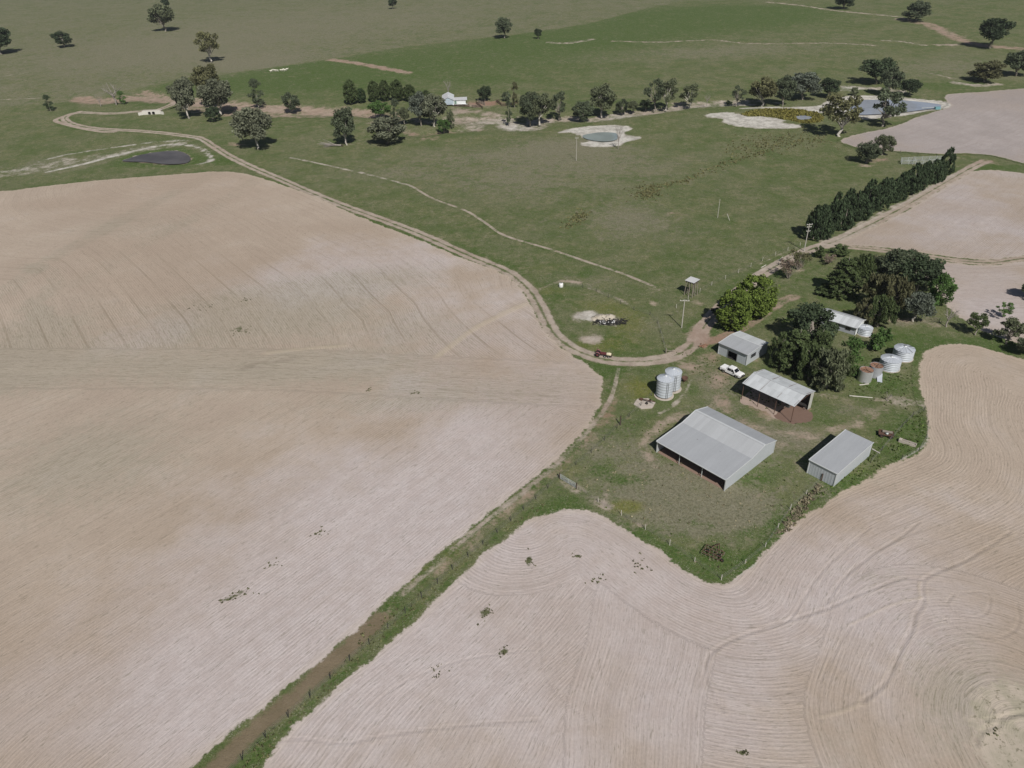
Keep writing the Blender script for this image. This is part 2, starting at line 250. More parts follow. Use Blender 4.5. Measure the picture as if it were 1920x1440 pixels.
BLOBS = [   # attribute, px, py, rx, ry (pixels), amount
 ('soil', 1312, 632, 26, 22, .95), ('red', 1312, 632, 40, 40, .5), ('soil', 1302, 688, 44, 18, .62), ('soil', 1340, 665, 34, 18, .55), ('soil', 1250, 672, 40, 9, .6),
 ('soil', 1402, 690, 46, 10, .4), ('soil', 1395, 672, 40, 10, .45), ('red', 1400, 640, 90, 60, .35),
 ('soil', 1100, 592, 26, 11, 1.0), ('pale', 1100, 592, 40, 20, .8), ('soil', 1142, 602, 24, 9, .95), ('pale', 1142, 602, 30, 14, .7), ('soil', 1108, 637, 30, 10, .85), ('pale', 1108, 637, 30, 10, .35),
 ('soil', 1226, 570, 11, 7, .65), ('soil', 1305, 566, 14, 8, .5), ('soil', 1420, 770, 26, 9, .42), ('soil', 1440, 790, 40, 6, .36), ('soil', 1430, 885, 20, 9, .5),
 ('soil', 1215, 757, 22, 12, .45), ('soil', 1150, 768, 22, 14, .45), ('red', 1150, 768, 40, 30, .6), ('soil', 1230, 830, 10, 10, .3),
 ('soil', 1500, 770, 24, 14, .75), ('red', 1500, 770, 34, 20, 1.0), ('soil', 1440, 770, 55, 24, .55), ('red', 1440, 760, 50, 20, .8), ('soil', 1300, 868, 40, 14, .45), ('red', 1310, 868, 50, 14, .5),
 ('soil', 1640, 640, 20, 8, .5), ('soil', 1690, 600, 60, 8, .5), ('soil', 1760, 612, 30, 8, .5), ('soil', 1630, 615, 18, 14, .5), ('soil', 1545, 712, 26, 10, .6), ('red', 1545, 712, 40, 14, .8),
 ('soil', 1420, 525, 22, 10, .55), ('soil', 1490, 505, 30, 8, .4), ('soil', 1560, 455, 30, 9, .5), ('soil', 1650, 300, 40, 7, .55), ('red', 1660, 300, 50, 8, .6), ('soil', 1620, 310, 30, 5, .5),
 ('soil', 1850, 305, 50, 8, .45), ('red', 1860, 303, 60, 10, .5), ('soil', 1800, 295, 30, 8, .3), ('soil', 1590, 168, 22, 6, .5), ('pale', 1590, 168, 30, 9, .6),
 ('soil', 1000, 232, 40, 12, .55), ('soil', 960, 235, 22, 9, .8), ('pale', 965, 236, 30, 10, .6), ('soil', 620, 208, 26, 8, .6), ('soil', 1160, 216, 22, 7, .6), ('pale', 1165, 217, 30, 7, .5), ('soil', 300, 185, 34, 9, .6),
 ('soil', 905, 195, 45, 8, .8), ('red', 900, 198, 70, 14, 1.0), ('soil', 860, 208, 40, 7, .6), ('soil', 965, 195, 22, 6, .5), ('red', 965, 196, 40, 9, .9), ('soil', 660, 270, 16, 5, .5), ('soil', 440, 271, 26, 6, .5), ('red', 440, 271, 34, 9, .5), ('soil', 810, 258, 40, 7, .5), ('red', 810, 255, 60, 10, .5),
 ('pale', 1130, 255, 90, 25, .9), ('soil', 1130, 253, 52, 12, .25), ('pale', 1450, 215, 160, 30, .8), ('pale', 1660, 198, 140, 22, .9),
 ('soil', 1340, 445, 120, 30, .0), ('soil', 440, 1440, 60, 60, 0),
 # lush green
 ('lush', 900, 105, 320, 45, .75), ('lush', 620, 140, 150, 30, .95), ('lush', 480, 150, 90, 22, .7), ('lush', 330, 165, 60, 10, .8), ('lush', 1250, 40, 260, 28, 1.0), ('lush', 1400, 25, 160, 16, 1.0), ('lush', 1060, 75, 120, 14, .7), ('lush', 790, 60, 60, 12, .4),
 ('lush', 1100, 514, 20, 9, 1.0), ('lush', 1060, 560, 40, 14, .7), ('lush', 1160, 640, 50, 26, .7), ('lush', 1130, 690, 26, 9, 1.0), ('lush', 1150, 700, 24, 12, .8), ('lush', 1300, 730, 18, 14, .8), ('lush', 1355, 870, 40, 16, .7), ('lush', 1415, 900, 44, 18, .8), ('lush', 1270, 855, 26, 10, .7),
 ('lush', 1370, 1050, 70, 34, 1.0), ('lush', 1460, 985, 50, 40, .9), ('lush', 1580, 910, 60, 24, 1.0), ('lush', 1680, 830, 50, 40, .95), ('lush', 1700, 790, 30, 24, .8), ('lush', 1660, 720, 50, 26, .9), ('lush', 1700, 640, 50, 30, .8), ('lush', 1620, 690, 40, 26, .6), ('lush', 1540, 790, 40, 16, .7), ('lush', 1540, 765, 24, 14, .6),
 ('lush', 1800, 640, 100, 18, .7), ('lush', 1870, 655, 60, 14, .7), ('lush', 1530, 520, 60, 26, .6), ('lush', 1580, 590, 60, 20, .5), ('lush', 1470, 600, 34, 14, .6), ('lush', 1445, 680, 24, 9, .8), ('lush', 1060, 940, 40, 18, .9), ('lush', 1030, 955, 50, 12, .8), ('lush', 1190, 1000, 50, 18, .7), ('lush', 1250, 1040, 50, 20, .9), ('lush', 1110, 890, 60, 24, .35),
 ('lush', 800, 1100, 70, 70, .2), ('lush', 640, 1262, 26, 22, .45), ('lush', 560, 1330, 30, 30, .5), ('lush', 480, 1410, 36, 34, .6), ('dry', 580, 1310, 60, 60, .3), ('lush', 740, 1150, 30, 30, .5), ('lush', 940, 990, 40, 30, .25), ('lush', 880, 470, 200, 30, .3), ('lush', 960, 500, 90, 14, .35), ('lush', 1340, 500, 110, 50, .4), ('lush', 1600, 310, 120, 20, .35), ('lush', 1420, 340, 180, 60, .25), ('lush', 1880, 315, 70, 7, .9), ('lush', 1780, 160, 120, 12, .7), ('lush', 330, 300, 80, 10, .9), ('lush', 250, 308, 70, 8, .7), ('lush', 420, 305, 30, 9, .6), ('lush', 250, 235, 180, 14, .35), ('lush', 560, 235, 120, 18, .35), ('lush', 900, 150, 60, 10, .5), ('lush', 1070, 195, 110, 8, .5), ('lush', 340, 12, 40, 12, .6), ('lush', 310, 55, 60, 8, .5), ('lush', 275, 195, 40, 6, .8),
 # dry, grey and pale grass
 ('dry', 1400, 840, 260, 130, .30), ('dry', 1000, 330, 260, 60, .16), ('dry', 1150, 420, 200, 60, .16), ('dry', 820, 300, 200, 30, .3), ('dry', 1380, 320, 160, 30, .25), ('soil', 1370, 712, 75, 32, .44), ('soil', 1440, 825, 110, 22, .36), ('soil', 1180, 800, 60, 40, .28), ('red', 1380, 720, 80, 40, .4), ('yel', 850, 1050, 50, 50, .45), ('yel', 950, 965, 50, 40, .45), ('dry', 900, 1000, 60, 60, .3), ('lush', 1200, 900, 30, 12, .7), ('lush', 1245, 940, 24, 10, .6), ('lush', 1160, 900, 22, 10, .7), ('lush', 1330, 985, 30, 12, .6), ('lush', 1130, 880, 26, 10, .7), ('lush', 1290, 975, 22, 10, .6), ('lush', 1400, 1000, 24, 14, .6), ('lush', 1310, 920, 24, 9, .6), ('yel', 1185, 950, 26, 12, .7), ('soil', 1205, 985, 26, 8, .46), ('soil', 1270, 890, 24, 9, .38), ('soil', 1130, 930, 26, 9, .48), ('soil', 1430, 930, 30, 10, .40), ('soil', 1340, 775, 26, 10, .38), ('soil', 1600, 800, 30, 8, .38), ('lush', 1060, 330, 50, 8, .4), ('lush', 1000, 400, 60, 10, .5), ('lush', 1150, 380, 50, 10, .4), ('dry', 600, 40, 560, 55, .75), ('dry', 250, 110, 260, 45, .5), ('dry', 480, 120, 100, 18, .5), ('dry', 1400, 90, 200, 14, .45), ('dry', 1240, 105, 200, 10, .45), ('dry', 1800, 130, 160, 30, .6), ('dry', 1120, 300, 130, 40, .6), ('dry', 950, 340, 140, 30, .45), ('dry', 1190, 415, 110, 36, .55), ('dry', 720, 330, 90, 14, .35), ('dry', 1060, 270, 80, 14, .5), ('dry', 1250, 930, 130, 60, .8), ('dry', 1160, 860, 90, 50, .6), ('dry', 1320, 960, 90, 50, .85), ('dry', 1420, 960, 60, 40, .9), ('dry', 1540, 920, 24, 22, .9), ('dry', 1340, 720, 60, 40, .6), ('dry', 1450, 820, 70, 24, .7), ('dry', 1550, 830, 60, 30, .4), ('dry', 1600, 770, 60, 14, .6), ('dry', 1700, 785, 24, 16, .5), ('dry', 1100, 525, 70, 14, .5), ('dry', 1240, 610, 40, 20, .5), ('dry', 120, 310, 130, 18, .5), ('dry', 760, 1090, 30, 30, .3), ('dry', 1700, 605, 90, 10, .7), ('dry', 1500, 660, 60, 30, .3), ('dry', 960, 285, 130, 14, .35),
 # yellow green weeds, reddish dry weeds
 ('yel', 1180, 610, 50, 34, .6), ('yel', 1200, 730, 40, 24, .8), ('yel', 1240, 800, 36, 20, .4), ('yel', 1120, 575, 70, 24, .5), ('yel', 1110, 650, 60, 18, .6), ('yel', 1070, 880, 30, 20, .5), ('yel', 1160, 950, 40, 14, .7), ('yel', 1290, 850, 40, 10, .5), ('yel', 1030, 545, 40, 12, .5), ('yel', 1480, 620, 40, 30, .5), ('yel', 1590, 590, 80, 20, .4), ('yel', 1020, 500, 60, 12, .35), ('yel', 760, 1080, 40, 40, .5), ('yel', 690, 1140, 30, 24, .4), ('yel', 1430, 270, 90, 14, .3), ('yel', 1780, 290, 60, 6, .5),
 ('red', 700, 410, 60, 8, .35), ('soil', 690, 404, 40, 5, .28), ('soil', 830, 447, 40, 5, .33), ('soil', 920, 482, 40, 6, .35), ('red', 900, 470, 90, 10, .4), ('soil', 1265, 405, 30, 30, .3), ('red', 1265, 405, 40, 40, .5), ('soil', 1370, 460, 30, 10, .2),
 ('yel', 1250, 720, 100, 60, .2), ('yel', 1100, 330, 300, 80, .15), ('yel', 700, 380, 200, 40, .2),
 # colour of the stubble
 ('fol', 170, 860, 170, 90, 0.94), ('fol', 60, 640, 90, 70, 0.94), ('fol', 420, 580, 130, 40, 0.81), ('fol', 560, 580, 160, 50, 1.01), ('fol', 520, 690, 260, 30, 0.81), ('fol', 800, 620, 120, 40, 0.61), ('fol', 880, 740, 160, 30, 0.41), ('fol', 250, 420, 120, 30, 0.47), ('fol', 700, 520, 140, 24, 0.68), ('fol', 40, 700, 120, 40, 0.54), ('fol', 300, 640, 200, 50, 0.41), ('fol', 700, 760, 200, 30, 0.41),
 ('fol', 1780, 1300, 60, 60, 0.50), ('fol', 1560, 1390, 80, 60, 0.40), ('fol', 1900, 1380, 50, 60, 0.60), ('fol', 1460, 1320, 60, 40, 0.20), ('fol', 1640, 1080, 60, 24, 0.35), ('fol', 1640, 900, 120, 40, 0.25), ('fol', 1400, 1230, 50, 24, 0.25),
 ('fgr', 900, 640, 240, 160, .55), ('fgr', 560, 1000, 300, 160, .6), ('fgr', 300, 1300, 340, 180, .75), ('fgr', 560, 540, 150, 40, .7), ('fgr', 300, 620, 100, 36, .6), ('fgr', 700, 480, 160, 40, .6), ('fgr', 1000, 1200, 500, 300, .8), ('fgr', 1600, 1100, 400, 200, .6), ('fgr', 1000, 760, 160, 60, .5), ('fgr', 1800, 400, 160, 80, .75), ('fgr', 1800, 240, 260, 60, 1.0), ('fgr', 1850, 560, 120, 90, .8), ('fgr', 860, 900, 160, 90, .5), ('fgr', 1740, 200, 160, 60, .9),
 ('weed', 1136, 1408, 1, 1, 0), ('weed', 452, 1112, 26, 9, .62), ('weed', 425, 1125, 16, 8, .62), ('weed', 508, 1062, 14, 7, .7), ('weed', 600, 1000, 16, 7, .6), ('weed', 910, 1150, 14, 12, .9), ('weed', 945, 1222, 12, 10, .9), ('weed', 992, 1052, 9, 13, .8), ('weed', 1081, 1043, 9, 4, .7), ('weed', 1392, 1412, 10, 5, 1), ('weed', 380, 577, 22, 6, .6), ('weed', 445, 620, 30, 8, .5), ('weed', 462, 563, 9, 4, .7), ('weed', 780, 738, 8, 5, .7), ('weed', 692, 732, 5, 6, .7), ('weed', 825, 1260, 14, 14, .4), ('weed', 1870, 1375, 20, 20, .34), ('weed', 150, 845, 60, 20, .22), ('weed', 560, 600, 120, 30, .25), ('weed', 500, 690, 200, 24, .25), ('weed', 335, 770, 70, 24, .25), ('weed', 1120, 1085, 16, 12, .35), ('weed', 1200, 1060, 24, 14, .3),
 ('yel', 1770, 275, 22, 5, 1.0),
]
CROP_EDGE = ats([(-200, 215), (100, 195), (200, 178), (330, 150), (480, 131), (560, 120), (640, 108), (760, 88), (870, 76), (946, 68), (1100, 46), (1190, 22), (1268, 4)])
# dams: water outline, pale bank outline
DAMS = [
 ('muddy_dam', [(230, 302), (245, 296), (265, 290), (300, 284.5), (332, 283), (352, 290), (357, 299), (347, 306), (312, 308), (275, 304)], None, 'mud'),
 ('small_dam', [(1093, 254), (1110, 250), (1130, 248), (1155, 250), (1158, 260), (1142, 265), (1118, 264.5), (1098, 260)], [(1042, 250), (1075, 240), (1130, 235), (1175, 236), (1186, 242), (1172, 248), (1178, 254), (1201, 256), (1199, 260), (1170, 268), (1163, 273), (1125, 276), (1092, 273), (1091, 267), (1106, 264), (1090, 255), (1068, 248)], 'grey'),
 ('reedy_dam', [(1491, 219), (1508, 216.5), (1524, 221), (1516, 226), (1496, 225)], [(1322, 215), (1362, 210), (1398, 216), (1430, 216), (1476, 227), (1462, 229), (1501, 235), (1494, 240), (1428, 241), (1380, 236.5), (1355, 229), (1354, 223), (1330, 220)], 'blue'),
 ('big_dam', [(1592, 193), (1606, 188.5), (1640, 187), (1690, 188), (1730, 191.5), (1762, 196), (1760, 202), (1730, 206), (1690, 211), (1640, 214.5), (1604, 214.5), (1590, 207)], [(1385, 203), (1440, 200), (1490, 201), (1535, 198), (1552, 188), (1570, 181.5), (1610, 179), (1660, 180), (1715, 185), (1765, 189.5), (1790, 197), (1774, 204), (1740, 208), (1700, 216), (1655, 221), (1620, 224), (1596, 217), (1570, 211), (1535, 212), (1490, 207), (1440, 204)], 'blue'),
]
REEDS = [(1396, 213), (1438, 205), (1508, 208), (1541, 217), (1537, 228), (1508, 231), (1478, 225), (1438, 219), (1402, 218)]
BARE_STRIP = [(708, 1146), (722, 1152), (730, 1160), (690, 1200), (640, 1245), (590, 1290), (520, 1350), (470, 1396), (420, 1450), (360, 1500), (330, 1480), (400, 1418), (470, 1358), (560, 1280), (640, 1210)]
MARKS_L = [([(0, 560), (75, 498), (180, 440), (270, 390), (360, 345), (400, 326)], 3.5, .5), ([(40, 500), (100, 512), (95, 545), (60, 570), (75, 600), (20, 690)], 3.0, .5), ([(150, 530), (250, 470), (360, 410), (440, 365), (485, 335)], 3.5, .35),
 ([(940, 588), (985, 570), (900, 610), (850, 645), (820, 668)], .9, -.9), ([(500, 662), (560, 655), (645, 648)], .7, -.8), ([(455, 690), (500, 680), (560, 670)], 1.2, .5)]
z6 = lambda L: [(1280+a/3, 1000+b/3) for a, b in L]
MARKS_R = [(z6([(1010, 950), (1130, 850), (1190, 750), (1230, 650), (1290, 540), (1310, 460), (1350, 390), (1350, 275), (1420, 225), (1500, 195), (1600, 150), (1730, 70), (1840, -5)]), .3, .9),
 (z6([(230, 1000), (165, 900), (128, 790), (140, 710), (185, 655), (330, 580), (560, 505), (720, 455), (850, 410), (1000, 340), (1150, 285), (1250, 255), (1345, 262)]), .28, .8),
 (z6([(600, 490), (660, 400), (750, 260), (830, 170), (950, 60), (1050, -30)]), .25, .6), (z6([(800, 410), (860, 310), (930, 230), (1010, 165), (1100, 100), (1230, 20), (1330, -60)]), .25, .7),
 (z6([(770, 1035), (900, 1000), (1010, 955)]), .4, -.8), (z6([(940, 515), (1080, 445), (1200, 395), (1345, 360)]), .3, -.8), (z6([(600, 890), (700, 970), (770, 1050)]), .3, .5), (z6([(780, 830), (830, 720), (900, 600), (950, 515)]), .2, .5),
 (z6([(1345, 275), (1330, 300), (1345, 370)]), .4, -.9), (z6([(1355, 380), (1420, 460), (1480, 490)]), .25, .7), (z6([(1480, 490), (1600, 560), (1760, 590), (1860, 550), (1895, 480), (1880, 400)]), .25, .5),
 (z6([(1525, 345), (1490, 400), (1560, 460), (1660, 470), (1720, 430), (1715, 340), (1560, 340)]), .22, .5), ([(1000, 1218), (860, 1240), (740, 1290), (660, 1370)], .22, .4), ([(480, 1400), (560, 1385), (640, 1395), (720, 1380), (860, 1362), (1010, 1350)], .25, .45),
 ([(1012, 1180), (1015, 1240), (1035, 1290), (1100, 1350)], .25, .5), ([(1145, 1230), (1140, 1290)], .2, .4), ([(1830, 1395), (1840, 1372), (1870, 1360), (1880, 1345), (1920, 1335)], .35, 1.0), ([(1850, 1350), (1880, 1345), (1905, 1340), (1920, 1338)], .3, .9)]
def _poly(P, n=4): return smooth_line(ats(P), n)
ROWS = dict(ne=_poly(F_LEFT[5:26]), band=_poly([(-300, 690), (0, 690), (300, 690), (560, 693), (800, 706), (1000, 716), (1130, 722)]), lane=ats([(250, 1533), (380, 1421), (711, 1141), (991, 905), (1100, 806)]),
            north=_poly(F_RIGHT[8:43]), strip=ats([(420, 1500), (675, 1252), (972, 988)]), se=at(1930, 1400)[:2], r1=ats([(1574, 458), (1819, 324)]), r2=_poly([(1690, 480), (1755, 489), (1824, 497), (1920, 490), (2060, 478)]), r3=_poly([(1577, 263), (1675, 238), (1784, 199), (1850, 172), (2080, 152)]),
            vert=ats([(1120, 1030), (1135, 1440)]))
def blob(X, a):
    _, px, py, rx, ry, amt = a
    c = at(px, py); ax = abs(at(px+rx, py)[0]-at(px-rx, py)[0])/2; ay = abs(at(px, py-ry)[1]-at(px, py+ry)[1])/2
    e = ((X[:, 0]-c[0])/max(ax, .1))**2+((X[:, 1]-c[1])/max(ay, .1))**2
    return amt*np.exp(-e*.9)
NAMES = ['soil', 'pale', 'red', 'lush', 'dry', 'yel', 'fsd', 'row', 'mark', 'fol', 'fgr', 'weed', 'tram', 'brown', 'fdk', 'rock']
TRK = [(n, smooth_line(ats(p), 5), *r) for n, p, *r in TRACKS]
LIN = [(smooth_line(ats(p), 4), *r) for p, *r in LINES]
DAMW = [(n, smooth_line(ats(wp), 5, True), None if bp is None else smooth_line(ats(bp), 4, True), k) for n, wp, bp, k in DAMS]
REED = smooth_line(ats(REEDS), 4, True); BSTRIP = ats(BARE_STRIP)
def land_attrs(X, field=None):
    N = len(X); A = {k: np.zeros(N) for k in NAMES}
    fs = np.full(N, -4.0)
    for k, P in FIELDS.items():
        if field and k != field: continue
        m = (X[:, 0] > P[:, 0].min()-5) & (X[:, 0] < P[:, 0].max()+5) & (X[:, 1] > P[:, 1].min()-5) & (X[:, 1] < P[:, 1].max()+5)
        if m.any(): fs[m] = np.maximum(fs[m], np.clip(sdist(X[m], P), -4, 4))
    A['fsd'] = fs
    for n, P, hw, st, twin, pale, red in TRK:
        d = dist_line(X, P, cull=12)
        k = 1-ss(hw*.75, hw*1.35, d)
        if twin: k = k*(.5+.5*ss(.15, .6, np.abs(d)))*np.where(d < .4, .8, 1)
        A['soil'] = np.maximum(A['soil'], k*st); e = 1-ss(hw, hw*2, d); A['pale'] = np.maximum(A['pale'], pale*e); A['red'] = np.maximum(A['red'], red*e)
        A['lush'] += .35*np.exp(-((d-hw*1.7)/(hw*.6))**2)
    for P, hw, st, pale, red in LIN:
        if st <= 0: continue
        d = dist_line(X, P, cull=hw*4)
        A['soil'] = np.maximum(A['soil'], st*(1-ss(hw*.3, hw*1.5, d))); e = 1-ss(hw, hw*2.2, d)
        A['pale'] = np.maximum(A['pale'], pale*e); A['red'] = np.maximum(A['red'], red*e)
    for b in BLOBS:
        if b[5]: A[b[0]] = A[b[0]]+blob(X, b) if b[0] != 'soil' else np.maximum(A['soil'], blob(X, b))
    for n, W, B, k in DAMW:
        if B is not None:
            s = sdist(X, B, 14); A['soil'] = np.maximum(A['soil'], ss(-1.2, 1.2, s)); A['pale'] = np.maximum(A['pale'], ss(-2, 1, s))
        else:
            s = -sdist(X, W, 14); A['lush'] = np.maximum(A['lush'], ss(7, 1.5, s)*(s > -2)); A['soil'] = np.maximum(A['soil'], .75*ss(1.2, .1, s)*(s < 5))
    s = sdist(X, REED, 14); A['yel'] = np.maximum(A['yel'], 1.2*ss(-2, 1, s)); A['soil'] *= 1-.95*ss(-1, 1.5, s)
    s = sdist(X, BSTRIP, 8); A['brown'] = ss(-1.7, 1.5, s)
    ce = np.interp(X[:, 0], CROP_EDGE[:, 0], CROP_EDGE[:, 1]); far = ss(-2, 4, X[:, 1]-ce)*(X[:, 1] > 300)*ss(CROP_EDGE[-1, 0]+60, CROP_EDGE[-1, 0]-20, X[:, 0])
    A['dry'] = np.maximum(A['dry'], .55*far); A['lush'] *= 1-.85*far
    A['dry'] *= 1-.7*np.clip(A['lush'], 0, 1)
    # the rim of each field: a dark green verge, a pale lip of turned soil
    A['lush'] += .45*np.exp(-((fs+.9)/.8)**2)
    if field == 'left':
        by = np.interp(X[:, 0], ROWS['band'][:, 0], ROWS['band'][:, 1]); s = X[:, 1]-by
        sp = int(np.argmin(np.linalg.norm(ROWS['ne']-at(975, 538)[:2], axis=1))); da, db, d3 = dist_line(X, ROWS['ne'][:sp+1]), dist_line(X, ROWS['ne'][sp:]), dist_line(X, ROWS['lane']); d1 = -16*np.logaddexp(-da/16, -db/16)
        A['row'] = np.where(s > 9, d1, np.where(s < -9, d3, s+500)); A['tram'] = (s > 9)*ss(60, 20, s)*ss(-60, -10, X[:, 0])*0+(s > 9)*ss(85, 40, s)
        A['fol'] += .35*np.exp(-(s/9)**2)
        for P, hw, a in MARKS_L:
            d = dist_line(X, _poly(P), cull=hw*4)
            if hw > 2: A['fol'] += a*(1-ss(hw*.6, hw*1.5, d))
            else: A['mark'] += a*(1-ss(hw*.5, hw*1.5, d))
    elif field == 'right':
        X0 = X; X = X+np.column_stack([1.1*np.sin(X[:, 1]/7.3+X[:, 0]/19)+.5*np.sin(X[:, 1]/3.1+2), .9*np.sin(X[:, 0]/8.1+X[:, 1]/23)])
        dn, dv, dst = dist_line(X, ROWS['north']), X[:, 0]-np.interp(X[:, 1], ROWS['vert'][::-1, 1], ROWS['vert'][::-1, 0]), np.abs((X-ROWS['strip'][0])@np.array([-(ROWS['strip'][-1]-ROWS['strip'][0])[1], (ROWS['strip'][-1]-ROWS['strip'][0])[0]])/np.linalg.norm(ROWS['strip'][-1]-ROWS['strip'][0]))
        r = np.hypot((X[:, 0]-ROWS['se'][0])*1.0, (X[:, 1]-ROWS['se'][1])*.9)
        dv = dv+.02*(X[:, 1]-62)**2*np.sign(62-X[:, 1])*.6
        row = np.where(dn < np.where(dv < 0, 15, 30), dn, np.where(dv < 0, dst, dn)); row = np.where((np.abs(dv-6) < 9) & (dn > 13), dv+300, row)
        row = np.where((r < 26) & (dn > 10), r+600, row); A['row'] = row; A['tram'] = .0*row; X = X0; A['rock'] = .9*ss(10, 4.5, r)
        A['fol'] += .5*ss(20, 8, r); A['weed'] += .06*ss(13, 6, r); A['pale'] += ss(12, 6, r)
        for P, hw, a in MARKS_R:
            hw = hw*.75; d = dist_line(X, _poly(P), cull=hw*8)
            A['mark'] += a*.6*(1-ss(hw*.3, hw*1.6, d))-(.3*a*np.exp(-((d-hw*2.6)/(hw*.8))**2) if a > 0 else 0)
    elif field in ('r1', 'r2', 'r3'):
        A['fdk'] += {'r1': .22, 'r2': .18, 'r3': .75}[field]
        A['row'] = dist_line(X, ROWS[field])
    return A
# ------------------------------------------------------------------ one ground material reads those attributes
def land_material():
    g = NG('land', 1.0, .05); P = g.pos(); a = {k: g.attr(k) for k in NAMES}
    n0 = g.noise(P, .012, 3, .55); n1 = g.noise(P, .06, 4, .6); n2 = g.noise(P, .35, 4, .62); n3 = g.noise(P, 1.7, 3, .65); n4 = g.noise(P, 5.0, 2, .6)
    br = g.math('ADD', g.math('MULTIPLY_ADD', n2, .9, -.45), g.math('ADD', g.math('MULTIPLY_ADD', n3, .75, -.375), g.math('MULTIPLY_ADD', n1, .5, -.25)))
    br2 = g.math('ADD', g.math('MULTIPLY_ADD', g.noise(P, .22, 5, .7), 2.2, -1.1), g.math('MULTIPLY_ADD', n3, .8, -.4))
    def mask(x, lo=.3, hi=.72): return g.ramp(g.math('MULTIPLY_ADD', g.ramp(x, 0, .25), g.math('MULTIPLY', br2, .62), x), lo, hi)
    # grass
    m1 = g.noise(P, .11, 5, .68); m2 = g.noise(g.vmath('ADD', P, (57, 13, 0)), .42, 4, .66); m3 = g.noise(g.vmath('ADD', P, (11, 91, 0)), .045, 4, .62)
    c = g.mix(g.ramp(m1, .38, .62), (0.087, 0.113, 0.042), (0.123, 0.133, 0.060))
    c = g.mix(g.ramp(m3, .44, .62, 0, .6), c, (0.137, 0.141, 0.077))
    c = g.mix(g.ramp(m2, .52, .64, 0, .55), c, (0.069, 0.105, 0.032))
    c = g.mix(g.ramp(g.math('ADD', a['lush'], g.math('MULTIPLY_ADD', m2, 1.5, -.80)), .12, .85, 0, .95), c, g.mix(g.ramp(n3, .35, .65), (0.050, 0.089, 0.022), (0.091, 0.123, 0.039)))
    c = g.mix(g.ramp(g.math('ADD', a['dry'], g.math('ADD', g.math('MULTIPLY', br, 1.6), g.math('MULTIPLY_ADD', m2, 2.0, -1.0))), .2, .95, 0, .9), c, g.mix(g.ramp(n3, .35, .65), (.136, .130, .084), (.226, .208, .152)))
    c = g.mix(g.ramp(g.math('ADD', a['yel'], br), .2, .95, 0, .85), c, g.mix(g.ramp(n3, .35, .65), (0.118, 0.131, 0.030), (0.168, 0.160, 0.052)))
    c = g.mix(g.ramp(g.math('MULTIPLY_ADD', n2, .6, g.math('MULTIPLY', m1, .4)), .535, .66, 0, .5), c, (0.196, 0.180, 0.109))
    # tussocks: dark tufts and bleached stalks
    c = g.mix(g.ramp(n3, .53, .66, 0, .5), c, (.046, .060, .024))
    c = g.mix(g.math('MULTIPLY', g.ramp(n4, .55, .66, 0, .6), g.ramp(m2, .6, .4)), c, (.30, .285, .22))
    c = g.mix(g.math('MULTIPLY', g.ramp(g.noise(P, .75, 4, .75), .54, .66, 0, .55), g.ramp(g.math('SUBTRACT', m1, g.math('MULTIPLY', a['lush'], .25)), .38, .56)), c, (.225, .205, .155))
    c = g.mix(g.ramp(g.noise(g.vmath('ADD', P, (7, 70, 0)), .9, 4, .75), .55, .67, 0, .5), c, (.050, .068, .026))
    gv = g.math('MULTIPLY_ADD', g.noise(P, 1.9, 5, .85), 1.55, .29); c = g.mix(1.0, c, g.comb(gv, gv, gv), 'MULTIPLY')
    # bare soil
    sc = g.mix(g.ramp(n2, .35, .65), (.285, .228, .178), (.40, .325, .262)); sc = g.mix(g.math('MULTIPLY', a['red'], g.ramp(n1, .2, .6, .5, 1), clamp=True), sc, g.mix(n3, (.215, .125, .088), (.33, .22, .165)))
    sc = g.mix(g.math('MULTIPLY', a['pale'], .95, clamp=True), sc, g.mix(g.ramp(g.noise(P, .3, 5, .7), .38, .62), (.36, .345, .31), (.57, .55, .505)))
    sc = g.mix(g.ramp(n3, .54, .68, 0, .35), sc, (.19, .16, .11))
    c = g.mix(mask(a['soil']), c, sc)
    c = g.mix(g.math('MULTIPLY', mask(a['brown'], .25, .8), .88), c, g.mix(g.ramp(n2, .35, .65), (.175, .135, .092), g.mix(n4, (.25, .195, .135), (.150, .115, .080))))
    # stubble fields
    fc = g.mix(g.ramp(n1, .3, .7), (0.395, 0.323, 0.262), (0.435, 0.362, 0.296))
    fc = g.mix(g.ramp(g.math('ADD', a['fgr'], g.math('MULTIPLY_ADD', n1, 1.6, -.8)), .1, .9), fc, g.mix(g.ramp(n2, .3, .7), (0.461, 0.402, 0.385), (0.512, 0.458, 0.447)))
    fc = g.mix(g.ramp(g.math('ADD', a['fol'], g.math('MULTIPLY', br, 1.5)), .12, 1.0, 0, .62), fc, g.mix(n2, (0.320, 0.290, 0.232), (0.369, 0.332, 0.270)))
    fc = g.mix(g.ramp(n0, .45, .62, 0, .5), fc, (0.360, 0.285, 0.223))
    fc = g.mix(g.math('MULTIPLY', a['fdk'], g.ramp(n1, .25, .7, .7, 1.1), clamp=True), fc, g.mix(n2, (0.281, 0.250, 0.238), (0.320, 0.285, 0.274)))
    sx = g.sep(P); row = a['row']
    def rn(k, al, det=2.0): return g.noise(g.comb(g.math('MULTIPLY', row, k), g.math('MULTIPLY', sx[0], al), g.math('MULTIPLY', sx[1], al)), 1.0, det, .6)
    sw, st, fl = rn(.42, .012, 3), rn(2.6, .16, 3), rn(5.5, .7, 2)
    fc = g.mix(1.0, fc, g.comb(*[g.math('MULTIPLY_ADD', sw, .16, .92)]*3), 'MULTIPLY')
    fc = g.mix(1.0, fc, g.comb(*[g.math('MULTIPLY_ADD', st, .17, .915)]*3), 'MULTIPLY')
    gr = g.math('MULTIPLY_ADD', g.noise(P, 2.6, 4, .85), .46, .77); fc = g.mix(1.0, fc, g.comb(gr, gr, gr), 'MULTIPLY')
